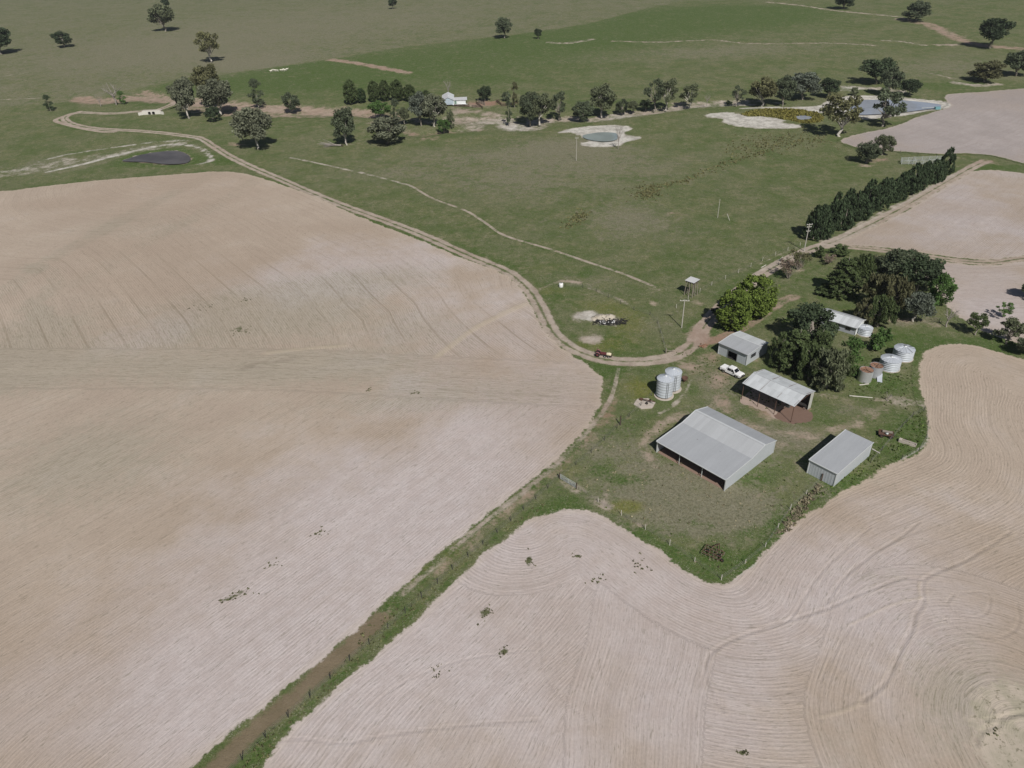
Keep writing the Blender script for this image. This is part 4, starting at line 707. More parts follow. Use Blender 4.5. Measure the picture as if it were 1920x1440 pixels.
MB().lathe([(.25, .2), (.7, .9), (.7, 1.2), (.62, 1.2), (.2, .25)], 10).build('bin', M_RUST, hp); [MB().tube((.5*a, .5*b, 0), (.4*a, .4*b, .6), .04).build('leg', M_RUST, hp) for a in (-1, 1) for b in (-1, 1)]
def round_tank(name, px, py, r, h, label, mat, lid, rings=5, group=None):
    c = at(px, py); t = thing(name, label, 'tank', c, random.uniform(0, 6), group)
    if lid != 'rust': MB().lathe([(0, 0), (r+.25, 0), (r+.25, .1), (0, .1)], 24, smooth=False).build('base', M_CONC, t)
    if lid == 'rust':
        q_ = MB(); q_.lathe([(r, 0), (r, h)], 36); q_.lathe([(r-.05, h), (r-.05, h-.3)], 36); q_.lathe([(r, h), (r-.05, h)], 36); q_.lathe([(r+.012, h*.5), (r+.012, h*.53)], 36); q_.build('body', mat, t)
        m = MB(); n = 10                                             # fallen, buckled top sheets
        rng = random.Random(px)
        for k in range(n):
            a0, a1 = 2*math.pi*k/n, 2*math.pi*(k+.93)/n; zc = h-.12+rng.uniform(-.14, .12)
            m.add([((r-.04)*math.cos(a0), (r-.04)*math.sin(a0), h-.03+rng.uniform(-.1, .05)), ((r-.04)*math.cos(a1), (r-.04)*math.sin(a1), h-.03+rng.uniform(-.16, .05)), (.1*math.cos(a1), .1*math.sin(a1), zc), (.1*math.cos(a0), .1*math.sin(a0), zc)], [(0, 1, 2, 3)])
        m.build('rusted_top', M_RUSTLID, t)
    else:
        MB().lathe(ring_profile(r, h, .1, rings, .085), 40).build('body', mat, t); n = 18
        rng = random.Random(px); me = None
        for k in range(n):
            if lid == 'broken' and k in (13, 15): continue
            a0, a1 = 2*math.pi*k/n, 2*math.pi*(k+1)/n; rr, rt = r+.1, .22; z1, z2 = h+.1, h+.1+.24*r
            if me is None: me = MB().add([(rr, -rr*math.tan(math.pi/n)*.98, z1), (rr, rr*math.tan(math.pi/n)*.98, z1), (rt, rt*math.tan(math.pi/n), z2), (rt, -rt*math.tan(math.pi/n), z2), (rr, 0, z1+.05), (rt, 0, z2+.05)], [(0, 4, 5, 3), (4, 1, 2, 5)]).mesh('roof_sheet', mat)
            o = link('roof_sheet', me, t, (0, 0, rng.uniform(-.05, .03) if lid == 'broken' else rng.uniform(0, .012)), a0)
            if lid == 'broken' and k % 4 == 0: o.rotation_euler = (rng.uniform(-.03, .03), rng.uniform(-.05, .02), a0)
        MB().lathe([(0, h+.1+.24*r+.16), (.34, h+.1+.24*r+.1), (.34, h+.1+.24*r-.06)], 14).build('vent_cap', M_TRIM, t)
    return t
round_tank('water_tank', 1666.5, 689.5, 2.1, 2.25, 'intact round ribbed water tank with a domed roof beside the rusty topped tanks', M_SILO, 'ok', 5)
round_tank('water_tank', 1691.3, 670.5, 2.12, 2.35, 'round ribbed water tank with broken roof sheets, farthest of the four tanks', M_SILO, 'broken', 5)
round_tank('old_tank', 1620, 712.5, 1.45, 2.7, 'shiny smooth steel tank with a rusted top, nearest of the four tanks', M_SHINY, 'rust')
round_tank('old_tank', 1639.0, 703.5, 1.42, 2.6, 'dull grey smooth tank with an orange rusted top between shiny and ribbed tanks', plain('dull_zinc', (.34, .35, .37), .6, .3, .2, .15), 'rust')
round_tank('rainwater_tank', 1620.5, 626, 1.55, 1.7, 'low round tank at the corner of the pale hut', M_SILO, 'ok', 4)
c = at(1648, 712); t = thing('fallen_sheet', 'bent loose iron sheet leaning beside the dull grey tank', 'iron sheet', c, R(-25)); MB().add([(-.5, 1.2, .9), (.5, 1.2, 1.0), (.55, 0, .45), (-.45, 0, .35), (-.35, -1.0, .05), (.65, -1.1, .08)], [(0, 3, 2, 1), (3, 4, 5, 2)]).build('sheet', M_SILO, t)
# water stand
def tank_stand():
    c = at(1295, 553); t = thing('tank_stand', 'tall timber stand with a square iron roof on the grass', 'stand', c, R(-46)); h = 4.2
    MB().box((0, 0, h+.06), (2.5, 2.5, .1)).build('deck', M_TIMBER, t); me = sheet_mesh(2.9, .72, 'roof_sheet', M_WHITE_ROOF, 3)
    for i in range(4): o = link('roof_sheet', me, t, (-1.45+i*.727, -1.45, h+.2)); o.rotation_euler = (.05, 0, 0)
    for a in (-1, 0, 1):
        for b in (-1, 0, 1):
            if a or b: MB().tube((a*1.25, b*1.25, 0), (a*1.05, b*1.05, h), .11, .09).build('leg', M_TIMBER, t)
    m = MB()
    for s in (-1, 1): m.tube((-1.2, s*1.2, .6), (1.1, s*1.1, 3.6), .05); m.tube((s*1.2, 1.2, .6), (s*1.1, -1.1, 3.6), .05); m.box((0, s*1.1, h-.1), (2.5, .12, .2)); m.box((s*1.1, 0, h-.25), (.12, 2.5, .2))
    m.build('brace', M_TIMBER_D, t)
tank_stand()
# ------------------------------------------------------------------ poles
def power_pole(px, py, h, arms, label, lean=0.0, r=.15, rz=0.0):
    c = at(px, py); t = thing('power_pole', label, 'power pole', c, rz)
    MB().tube((0, 0, 0), (lean*h, 0, h), r, r*.72, 8).build('pole', M_POLE, t)
    for z, w_, k in arms:
        b = MB().box((lean*z, -.12, z), (w_, .12, .14)).build('crossarm', M_POLE, t)
        for i in range(k):
            x = lean*z-w_/2+.15+i*(w_-.3)/max(1, k-1); MB().lathe([(0, z+.06), (.05, z+.06), (.09, z+.12), (.06, z+.16), (.09, z+.2), (0, z+.24)], 8, c=(x, -.12, 0)).build('insulator', M_PAINT, b)
    return t
power_pole(1278, 614.5, 7.8, [(7.55, 2.3, 4)], 'pale power pole with one crossarm beside the farmyard track', .0, .14, R(-8))
power_pole(1507.5, 471, 8.7, [(8.45, 1.9, 3), (7.7, 1.5, 2), (6.4, 1.3, 2)], 'tall power pole with three crossarms at the end of the dark tree row', .0, .15, R(12))
power_pole(1345.5, 408, 6.4, [], 'bare pole standing alone in the green paddock', .0, .10)
power_pole(1080.5, 301, 9.5, [(9.2, 1.4, 2)], 'slim pole in the dry paddock below the small dam', .0, .12)
t = thing('leaning_post', 'short leaning post near the bare pole in the green paddock', 'post', at(1368, 413.5)); MB().tube((0, 0, 0), (-1.0, .5, 2.2), .1).build('post', M_POLE, t)
for px, py, L, a, lb in ((1464, 486, 3.4, R(48), 'pale log lying beside the fence near the dark tree row'), (1432, 500, 2.6, R(40), 'short pale log on the grass above the orchard lane'), (1614, 745, 4.6, R(-14), 'thin pale log on the bare ground behind the open shed'), (1352, 891, 1.5, R(50), 'white plank lying by the corner of the largest shed'), (1642, 847, 1.6, R(-60), 'pale plank in the long grass behind the closed shed'), (1620, 722, 2.2, R(5), 'bleached log lying below the shiny tank'), (1445, 558, 2.2, R(10), 'pale pipe lying on the grass right of the bright green trees')):
    t = thing('fallen_log', lb, 'log', at(px, py), a); MB().tube((-L/2, 0, .13), (L/2, .1, .12), .14, .1, 7).build('trunk', M_WPOST, t)
# ------------------------------------------------------------------ vehicles and machines
def wheel(parent, c, r, w_, rim=M_RIM, name='wheel'):
    o = MB().lathe([(r*.55, -w_/2), (r*.9, -w_/2), (r, -w_*.32), (r, w_*.32), (r*.9, w_/2), (r*.55, w_/2)], 22, axis='y').build(name, M_TYRE, parent, c)
    MB().lathe([(0, w_*.40), (r*.3, w_*.42), (r*.56, w_*.36), (r*.56, -w_*.36), (r*.3, -w_*.42), (0, -w_*.40)], 16, axis='y').build('rim', rim, o); return o
def prof_body(m, prof, w0, w1=None, z_in=0.0):
    """side outline (x, z) pulled to half width w0, upper points (z > z_in) narrowed to w1"""
    w1 = w1 or w0; n = len(prof); v = []
    for s in (-1, 1):
        for x, z in prof: v.append((x, s*(w1 if z > z_in else w0), z))
    return m.add(v, [tuple(range(n)), tuple(range(2*n-1, n-1, -1))]+[(k, n+k, n+(k+1) % n, (k+1) % n) for k in range(n)])
def ute():
    a, b = at(1356, 694), at(1391, 710); c = (a+b)/2; t = thing('utility_truck', 'white dual cab ute parked between the workshop and the open shed', 'ute', (c[0]-.1, c[1]+.2, 0), math.atan2(b[1]-a[1], b[0]-a[0]))
    m = MB(); prof_body(m, [(-2.6, .55), (-2.62, 1.02), (2.0, 1.02), (2.55, .98), (2.68, .8), (2.66, .5), (1.95, .45), (-2.0, .45)], .9)
    prof_body(m, [(1.05, 1.02), (1.3, 1.10), (2.3, 1.06), (2.6, .98), (2.6, .9), (1.05, .9)], .86, .8, 1.03); m.build('body', M_PAINT, t)
    m = MB(); prof_body(m, [(-.95, 1.0), (-.85, 1.68), (-.6, 1.78), (.5, 1.78), (.72, 1.70), (1.42, 1.05)], .86, .70, 1.3); m.build('cab', M_PAINT, t)
    MB().add([(1.36, -.74, 1.12), (1.36, .74, 1.12), (.78, .62, 1.69), (.78, -.62, 1.69)], [(0, 1, 2, 3)]).build('windscreen', M_GLASS, t)
    MB().add([(-.97, -.72, 1.12), (-.97, .72, 1.12), (-.9, .62, 1.66), (-.9, -.62, 1.66)], [(3, 2, 1, 0)]).build('rear_window', M_GLASS, t)
    for s in (-1, 1):
        for x0, x1, u0, u1 in ((-.82, .12, -.72, .12), (.2, 1.12, .2, .62)):
            MB().add([(x0, s*.868, 1.08), (x1, s*.868, 1.08), (u1, s*.735, 1.66), (u0, s*.735, 1.66)], [(0, 1, 2, 3)]).build('side_window', M_GLASS, t)
        MB().box((1.05, s*1.0, 1.15), (.12, .2, .16)).build('mirror', M_DARK, t)
        MB().box((2.60, s*.66, .82), (.12, .36, .18)).build('headlight', M_RIM, t); MB().box((-2.63, s*.8, .85), (.05, .16, .3)).build('tail_light', plain('red_lamp', (.4, .02, .02), .3, .5), t)
        for x in (-1.72, 1.62): wheel(t, (x, s*.8, .38), .38, .26)
        MB().box((-1.75, s*.91, .62), (.95, .03, .22)).build('wheel_arch', M_DARK, t); MB().box((1.62, s*.91, .62), (.95, .03, .22)).build('wheel_arch', M_DARK, t)
    m = MB(); m.box((-1.8, 0, 1.09), (1.72, 1.76, .14)); m.box((-1.8, -.55, 1.17), (1.6, .04, .03)); m.box((-1.8, .55, 1.17), (1.6, .04, .03)); m.build('tray_cover', M_PAINT, t)
    MB().box((2.72, 0, .55), (.16, 1.8, .3)).build('bull_bar', M_DARK, t); MB().box((2.66, 0, .82), (.06, .85, .2)).build('grille', M_DARK, t)
    MB().box((0, 0, .42), (4.4, 1.5, .12)).build('chassis', M_DARK, t)
ute()
def tractor():
    a, b = at(1118, 667.5), at(1145, 671); rz = math.atan2(b[1]-a[1], b[0]-a[0]); c = a+(b-a)*.30
    t = thing('tractor', 'old faded red tractor on the dirt track left of the silos', 'tractor', (c[0], c[1]+.3, 0), rz)
    m = MB(); m.box((.9, 0, 1.12), (1.9, .62, .55)); m.box((.9, 0, 1.42), (1.8, .5, .1)); m.build('bonnet', M_MAROON, t); MB().box((1.88, 0, 1.08), (.08, .55, .6)).build('grille', M_DARK, t)
    MB().box((.1, 0, .75), (2.6, .4, .4)).build('chassis', M_DARK, t)
    for s in (-1, 1):
        wheel(t, (-.85, s*.85, .78), .78, .42, M_MAROON, 'rear_wheel'); wheel(t, (1.5, s*.7, .42), .42, .24, M_RIM, 'front_wheel')
        MB().add([(-1.65, s*.62, 1.25), (-1.65, s*1.1, 1.25), (-1.2, s*1.1, 1.66), (-1.2, s*.62, 1.66), (-.5, s*1.1, 1.66), (-.5, s*.62, 1.66), (-.1, s*1.1, 1.2), (-.1, s*.62, 1.2)], [(0, 1, 2, 3), (3, 2, 4, 5), (5, 4, 6, 7)]).build('mudguard', plain('pink_paint', (.30, .13, .14), .5, .3), t)
    m = MB(); m.box((-.75, 0, 1.25), (.5, .5, .12)); m.box((-1.0, 0, 1.5), (.1, .5, .45)); m.build('seat', M_DARK, t)
    MB().lathe([(.19, 0), (.22, .02), (.19, .04), (.16, .02), (.19, 0)], 14, c=(-.25, 0, 1.68)).build('steering_wheel', M_DARK, t); MB().tube((.1, 0, 1.3), (-.25, 0, 1.7), .03).build('steering_column', M_DARK, t)
    MB().tube((1.1, .18, 1.4), (1.1, .18, 2.2), .04).build('exhaust', M_RUST, t)
    m = MB(); [m.tube((-1.15, s*.6, 1.6), (-1.15, s*.6, 2.35), .04) for s in (-1, 1)]; m.tube((-1.15, -.6, 2.35), (-1.15, .6, 2.35), .04); m.build('roll_bar', M_MAROON, t)
    t.scale = (.74,)*3
    c = a+(b-a)*.88; s_ = thing('spray_trailer', 'cream spray tank on a small trailer in line with the red tractor', 'trailer', (c[0], c[1]+.3, 0), rz)
    MB().box((-.1, 0, .5), (2.2, 1.0, .1)).build('frame', M_DARK, s_)
    m = MB(); m.lathe([(0, -.78), (.4, -.76), (.5, -.6), (.5, .6), (.4, .76), (0, .78)], 18, c=(0, 0, 1.05), axis='x'); m.build('tank', M_CREAM, s_); MB().lathe([(.16, 1.5), (.16, 1.66), (0, 1.67)], 12).build('lid', M_CREAM, s_)
    for y in (-1, 1): wheel(s_, (0, y*.72, .38), .38, .2)
    MB().tube((-1.1, 0, .5), (-1.6, 0, .5), .05).build('drawbar', M_DARK, s_)
    m = MB(); m.box((1.05, 0, .9), (.06, 2.4, .06)); m.box((1.05, -.9, .6), (.05, .05, .6)); m.box((1.05, .9, .6), (.05, .05, .6)); m.build('spray_boom', M_RUST, s_); s_.scale = (.74,)*3
tractor()
def cultivator():
    c = at(1336, 1041); t = thing('cultivator', 'rusty tined cultivator frame left on the green corner by the field', 'cultivator', c, R(-38))
    m = MB()
    for y in (-.95, -.25, .45, 1.1): m.box((0, y, .62), (3.1, .09, .09))
    for x in (-1.5, -.5, .5, 1.5): m.box((x, .08, .66), (.09, 2.2, .08))
    m.build('frame', M_RUST, t); me = None
    for i, y in enumerate((-.95, -.25, .45, 1.1)):
        for k in range(5):
            if me is None:
                q = MB(); pts = [(0, 0, .62), (0, -.16, .78), (0, -.3, .6), (0, -.2, .3), (0, 0, .05), (0, .12, .0)]
                for p_, r_ in zip(pts[:-1], pts[1:]): q.tube(p_, r_, .03, n=4)
                me = q.mesh('tine', M_TIMBER)
            link('tine', me, t, (-1.4+k*.68+(i % 2)*.25, y, 0))
    m = MB(); m.tube((-.6, 1.1, .62), (0, 2.6, .5), .06); m.tube((.6, 1.1, .62), (0, 2.6, .5), .06); m.tube((0, 1.1, 1.0), (0, 2.6, .5), .05); m.build('drawbar', M_RUST, t)
    for x in (-1.0, 1.0): wheel(t, (x, .1, .34), .34, .18, M_RUST)
    wheel(t, (1.75, -.5, .34), .34, .18, M_RUST)
cultivator()
def old_trailer():
    c = at(1660, 818); t = thing('farm_trailer', 'old rusty low trailer in the green grass near the pale trough', 'trailer', c, R(-22))
    m = MB(); m.box((0, 0, .62), (2.7, 1.35, .08)); m.box((0, .66, .8), (2.7, .05, .34)); m.build('tray', M_RUST, t)
    m = MB(); m.box((.2, .35, .9), (1.8, .5, .2)); m.build('load_board', M_TIMBER, t); MB().lathe([(0, .7), (.25, .7), (.3, .95), (0, 1.0)], 12, c=(.1, -.2, 0)).build('drum', M_GALV, t)
    for x, y in ((-.8, -.7), (-.8, .7), (.8, -.7), (.8, .7)): wheel(t, (x, y, .34), .34, .16, M_RUST)
    MB().tube((1.35, 0, .5), (2.3, 0, .4), .05).build('drawbar', M_DARK, t)
old_trailer()
def trough():
    a, b = at(1688, 828), at(1714, 836.5); c = (a+b)/2; t = thing('water_trough', 'long pale concrete trough in the grass corner by the field', 'trough', c, math.atan2(b[1]-a[1], b[0]-a[0])); L = 3.0
    m = MB()
    for s in (-1, 1): m.box((0, s*.33, .28), (L, .1, .56)); m.box((s*(L/2), 0, .28), (.1, .76, .56))
    m.box((0, 0, .05), (L, .6, .1)); m.build('basin', M_CONC, t); MB().box((.1, 0, .2), (L-.3, .56, .02)).build('water', M_GLASS, t); MB().box((-L/2+.2, 0, .6), (.5, .76, .08)).build('float_cover', M_CONC, t)
trough()
t = thing('water_drum', 'white plastic drum standing beside the faint foot track', 'drum', at(1052, 538)); MB().lathe([(0, 0), (.55, 0), (.6, .1), (.6, 1.0), (.5, 1.15), (0, 1.2)], 18).build('body', M_PAINT, t); MB().lathe([(0, 1.24), (.2, 1.24), (.2, 1.15)], 10).build('lid', M_DARK, t)
t = thing('water_pump', 'small blue green pump at the edge of the big dam', 'pump', at(1757, 205)); MB().box((0, 0, .6), (2.4, 1.6, 1.1)).build('housing', M_CYAN, t); MB().tube((0, 0, .9), (-6, 3, .2), .14).build('pipe', M_GALV, t); [MB().box((x, 0, .05), (.2, 1.8, .12)).build('skid', M_DARK, t) for x in (-.8, .8)]
t = thing('burn_pit', 'dark pit of burnt branches and rubbish beside the pale sand heaps', 'rubbish heap', at(1143, 604)); m = MB(); rng = random.Random(3)
for i in range(220):
    a, r = rng.uniform(0, 6.28), rng.uniform(0, 1)**.6; x, y = 4.4*r*math.cos(a), 1.7*r*math.sin(a)-.3; L = rng.uniform(.4, 1.5); b = rng.uniform(0, 6.28)
    m.tube((x, y, rng.uniform(0, .35)), (x+L*math.cos(b), y+L*math.sin(b)*.6, rng.uniform(.05, .7)), rng.uniform(.03, .09), n=4)
m.build('branch_pile', M_DARK, t); t['label'] = 'dark pit of burnt branches and rubbish beside the pale sand heaps'
m = MB(); [m.box((rng.uniform(-2.6, 1.5), rng.uniform(-1.2, .2), .25), (rng.uniform(.2, .6), rng.uniform(.2, .5), .25), rng.uniform(0, 3)) for i in range(12)]; m.build('rubbish', M_PAINT, t)
m = MB(); rs = random.Random(9)
for cx_, cy_, rr_, hh_ in ((-1.8, 2.6, 2.0, .75), (.3, 2.9, 1.7, .55), (-3.4, 2.2, 1.3, .4), (-.8, 2.0, 1.5, .45)):
    n0 = len(m.v); m.lathe([(.01, hh_), (rr_*.35, hh_*.86), (rr_*.7, hh_*.42), (rr_, .0), (rr_*1.15, -.12)], 14, c=(cx_, cy_, 0))
    m.v[n0:] = [(x+rs.uniform(-.22, .22), y+rs.uniform(-.22, .22), z+rs.uniform(-.1, .1)*(z > .05)) for x, y, z in m.v[n0:]]
m.build('spoil_heap', plain('sand', (.48, .43, .355), 1, .02, 0, .35, 1.2, (.25, .2, .14), .5), t)
t = thing('rubble_heap', 'small heap of broken brick on the bare ground left of the workshop', 'rubble', at(1319, 650)); m = MB()
for i in range(40): m.box((rng.gauss(0, .5), rng.gauss(0, .35), rng.uniform(.05, .4)), (rng.uniform(.15, .45), rng.uniform(.15, .35), .2), rng.uniform(0, 3), rng.uniform(-.4, .4))
m.build('brick_pieces', M_RUSTLID, t); t.children[0]['kind'] = 'stuff'
# ------------------------------------------------------------------ culvert
def culvert():
    c = at(285, 214.5); t = thing('culvert', 'white concrete culvert with two round pipe mouths under the dirt track', 'culvert', (c[0], c[1], c[2]-.3), R(2)); w2 = 4.6; r = .62
    m = MB(); hs = (-1.05, 1.05); m.box((0, 0, 1.95), (w2*2, .5, .6)); m.box((0, .2, .2), (w2*2, .5, .4))
    for x, ww in ((-3.2, 2.9), (0, .86), (3.2, 2.9)): m.box((x, 0, 1.0), (ww, .5, 1.35))
    for s in (-1, 1): m.box((s*(w2+1.0), -.6, .9), (2.3, .45, 1.5), rz=s*-.5)
    m.build('headwall', plain('white_concrete', (.60, .58, .54), .9, .1, 0, .15), t); m = MB(); m.box((0, 1.6, 1.9), (w2*2.2, 3, .5)); m.build('deck', M_CONC, t)
    for x in hs:
        q = MB(); q.lathe([(r, 0), (r, 3), (0, 3)], 18, c=(x, .2, 1.0), axis='y'); q.lathe([(r, -.28), (r+.14, -.28), (r+.14, .2), (r, .2), (r, -.28)], 18, c=(x, 0, 1.0), axis='y'); q.build('pipe', M_DARK, t)
culvert()
# ------------------------------------------------------------------ woolshed and yards beyond the creek
def woolshed():
    c = at(830.4, 199.5); s = pxm(c); t = thing('woolshed', 'white roofed woolshed on stumps beyond the creek with a low annexe', 'woolshed', c, R(3)); W = 20.4/s; L = 15.0; e, a, f = 2.9, 4.3, .75
    for x0, z0, x1, z1, mt in ((-.4, e-.15, W/2, a, M_WHITE_ROOF), (W/2, a, W+.4, e-.15, M_ZINC_OLD)):
        n = 20; me = sheet_mesh(math.hypot(x1-x0, z1-z0), L/n-.01, 'roof_sheet', mt, 3)
        for i in range(n):
            o = link('roof_sheet', me, t, (x1 if x0 < 1 else x0, -.3+i*L/n, z1 if x0 < 1 else z0)); 
            if x0 < 1: o.rotation_euler = (-math.atan2(z1-z0, x1-x0), 0, R(90))
            else: o.location = (x0, -.3+(i+1)*L/n, z0); o.rotation_euler = (math.atan2(z1-z0, x1-x0), 0, R(-90))
    m = MB()
    for y in (0, L-.6): m.add([(0, y, f), (W, y, f), (W, y, e), (W/2, y, a-.1), (0, y, e)], [(0, 1, 2, 3, 4) if y == 0 else (4, 3, 2, 1, 0)])
    m.build('gable_wall', M_BLUE_WALL, t)
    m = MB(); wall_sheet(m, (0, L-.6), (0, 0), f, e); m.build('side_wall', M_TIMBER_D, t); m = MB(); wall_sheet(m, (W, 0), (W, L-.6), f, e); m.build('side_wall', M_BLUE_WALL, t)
    for z in (1.4, 2.1, 2.8): MB().box((W/2, -.04, z), (W-.1, .05, .06)).build('rail', M_WALL, t)
    MB().box((W/2, L/2-.3, f-.08), (W, L-.6, .14)).build('floor', M_TIMBER_D, t)
    for x in (.2, W/2, W-.2):
        for y in (.2, 4.5, 9, 13.5): MB().box((x, y, f/2-.05), (.25, .25, f)).build('stump', M_TIMBER_D, t)
    X0, X1 = W+.02, W+22.5/s; roof_plane(t, X0, X1+.9, -.4, 2.75, 6.0, 3.05, M_WHITE_ROOF)
    m = MB(); m.box(((X0+X1)/2, 0, f+1.0), (X1-X0, .12, 2.0)); m.build('annexe_wall', M_WHITE_WALL, t); MB().box((X1, 3, f+1.0), (.12, 6, 2.0)).build('annexe_wall', M_WHITE_WALL, t)
    MB().box((X0+1.0, -.09, f+.95), (1.1, .07, 1.9)).build('door', plain('green_door', (.16, .24, .20), .7, .2), t); MB().box(((X0+X1)/2+.2, -.45, f-.05), (X1-X0+1.4, 1.0, .12)).build('landing', M_PAINT, t)
    for x in (X0+.3, X1-.3, X1+.6): MB().box((x, -.4, f/2), (.2, .2, f)).build('stump', M_TIMBER_D, t)
woolshed()
def rail_fence(name, pts, h, rails, label, mat, spacing=2.4, cat='fence', group=None, post_mat=None, closed=False, rail_t=.1):
    P = ats(pts); z0 = float(terr(*P[0])); t = thing(name, label, cat, (P[0][0], P[0][1], z0), 0, group); org = P[0]
    pm = MB().box((0, 0, h/2+.05), (.16, .16, h+.1)).mesh('post', post_mat or mat); n0 = 0
    for a, b in zip(P[:-1], P[1:]):
        L = np.linalg.norm(b-a); n = max(1, round(L/spacing)); an = math.atan2(b[1]-a[1], b[0]-a[0])
        me = MB().box((L/n/2, 0, 0), (L/n-.02, .05, rail_t)).mesh('rail', mat)
        for i in range(n+1):
            p = a+(b-a)*i/n; zz = float(terr(*p))-z0
            if i or n0 == 0: link('post', pm, t, (p[0]-org[0], p[1]-org[1], zz), an)
            if i < n:
                for k in range(rails): link('rail', me, t, (p[0]-org[0]-.1*math.sin(an), p[1]-org[1]+.1*math.cos(an), zz+h*(k+.7)/rails), an)
        n0 = 1
    return t
YG = 'stockyard fences by the woolshed'
rail_fence('yard_fence', [(852, 199.8), (880, 200.8)], 1.3, 4, 'dark rail fence touching the woolshed annexe', M_TIMBER_D, 2.6, group=YG, rail_t=.2)
rail_fence('yard_fence', [(885, 201.8), (900, 201.2)], 1.3, 4, 'short dark rail fence on the red yard ground, left of the slanting rail', M_TIMBER_D, 2.6, group=YG, rail_t=.2)
rail_fence('yard_fence', [(892.5, 194.5), (898, 199), (905, 204.8)], 1.3, 4, 'dark rail fence slanting down across the red yard ground', M_TIMBER_D, 2.6, group=YG, rail_t=.2)
rail_fence('yard_fence', [(930, 192), (936, 191)], 1.3, 4, 'short dark rail fence behind the bent yard fence', M_TIMBER_D, 2.6, group=YG, rail_t=.2)
rail_fence('yard_fence', [(931.5, 192.4), (937, 196), (940, 199.4), (955, 198.4)], 1.3, 4, 'dark rail fence with a bend, below the round bush of the yards', M_TIMBER_D, 2.6, group=YG, rail_t=.2)
rail_fence('loading_ramp', [(896, 192.5), (909, 198)], 1.5, 5, 'grey sheep ramp rails beside the slanting yard fence', M_TIMBER, 2.4, cat='ramp', rail_t=.2)
rail_fence('cattle_yard', [(1690, 308), (1689, 303.5), (1728, 301.5), (1768, 300), (1766, 305), (1730, 308), (1690, 308)], 1.7, 5, 'pale steel stock yard panels beside the dark tree row', M_GALV, 3.2, 'stock yard')
rail_fence('cattle_yard', [(1712, 302.4), (1711, 308.2)], 1.7, 5, 'pale steel cross panel dividing the stock yard', M_GALV, 3.2, 'stock yard')
# ------------------------------------------------------------------ wire fences, gate
def wire_fence(pts, label, spacing, h=1.15, pm=None, wires=4, post=.09):
    P = ats(pts); D = np.concatenate([[0], np.cumsum(np.linalg.norm(np.diff(P, axis=0), axis=1))]); n = max(1, round(D[-1]/spacing)); S = np.linspace(0, D[-1], n+1)
    Q = np.column_stack([np.interp(S, D, P[:, i]) for i in (0, 1)]); org = Q[0]; z0 = float(terr(*org)); t = thing('wire_fence', label, 'fence', (org[0], org[1], z0)); me = MB().box((0, 0, h/2), (post, post, h)).mesh('post', pm or M_POST)
    rng = random.Random(len(pts)*7+n)
    for q in Q:
        o = link('post', me, t, (q[0]-org[0], q[1]-org[1], float(terr(*q))-z0)); o.rotation_euler = (rng.uniform(-.05, .05), rng.uniform(-.05, .05), 0); o.scale = (1, 1, rng.uniform(.9, 1.12))
    for k in range(wires):
        m = MB(); z = h*(.25+.7*k/max(1, wires-1))
        for a, b in zip(Q[:-1], Q[1:]): m.tube((*(a-org), z+float(terr(*a))-z0), (*(b-org), z+float(terr(*b))-z0), .009, n=3, cap=False)
        m.build('wire', M_WIRE, t)
    return t
wire_fence([(410, 1470), (468, 1412), (510, 1371), (552, 1336), (591, 1300), (664, 1232), (697, 1205), (728, 1179), (759, 1151), (844, 1073), (950, 985), (1049, 897)], 'long fence of dark steel posts along the grassy laneway', 3.6, 1.25)
wire_fence([(1050, 896), (1085, 868), (1110, 848), (1163, 797), (1195, 768), (1222, 742)], 'fence running uphill from the white gate towards the concrete pad', 5.0, 1.1)
wire_fence([(1082, 917), (1105, 933), (1162, 965), (1205, 990), (1252, 1020), (1352, 1088)], 'fence of pale posts above the rounded top of the near field', 5.2, 1.15, M_WPOST)
wire_fence([(1352, 1088), (1428, 1036), (1483, 953), (1541, 900)], 'fence of pale posts climbing to the closed grey shed', 6.0, 1.15, M_WPOST)
wire_fence([(1632, 868), (1665, 832), (1688, 804), (1712, 780), (1727, 766), (1738, 776), (1740, 812), (1728, 843), (1690, 862)], 'fence looping round the trough corner of the farmyard', 5.0, 1.1)
wire_fence([(1248, 661), (1241, 632), (1233, 606), (1222, 592), (1190, 582), (1160, 568), (1105, 540), (1060, 538)], 'fence curving from the track bend to the white drum', 5.0, 1.1)
wire_fence([(1268, 578), (1300, 556), (1332, 536), (1370, 519), (1405, 502), (1437, 486), (1460, 477), (1500, 461)], 'fence of pale posts from the tank stand towards the dark tree row', 6.0, 1.25, M_WPOST)
wire_fence([(1655, 283), (1720, 291), (1790, 297)], 'fence along the farthest right pale field', 7.0, 1.2)
def gate():
    a, b = at(1049.5, 898), at(1081, 917); c = a; L = float(np.linalg.norm((b-a)[:2])); t = thing('farm_gate', 'long pale double gate where the two fences meet the laneway', 'gate', c, math.atan2(b[1]-a[1], b[0]-a[0]))
    for x in (0, L): MB().tube((x, 0, 0), (x, 0, 1.5), .11, n=8).build('gate_post', M_TIMBER_D, t)
    for x0, x1 in ((.15, L/2-.04), (L/2+.04, L-.15)):
        m = MB(); m.tube((x0, 0, .25), (x0, 0, 1.25), .04); m.tube((x1, 0, .25), (x1, 0, 1.25), .04); m.tube((x0, 0, .25), (x1, 0, 1.25), .03); lf = m.build('gate_leaf', M_GALV, t)
        for z in (.25, .5, .75, 1.0, 1.25): MB().tube((x0, 0, z), (x1, 0, z), .035).build('bar', M_GALV, lf)
gate()
t = thing('strainer_post', 'leaning timber corner post with a long shadow above the laneway bend', 'post', at(1163, 797)); MB().tube((0, 0, 0), (0, 0, 2.3), .14, .12, 8).build('post', M_TIMBER_D, t)
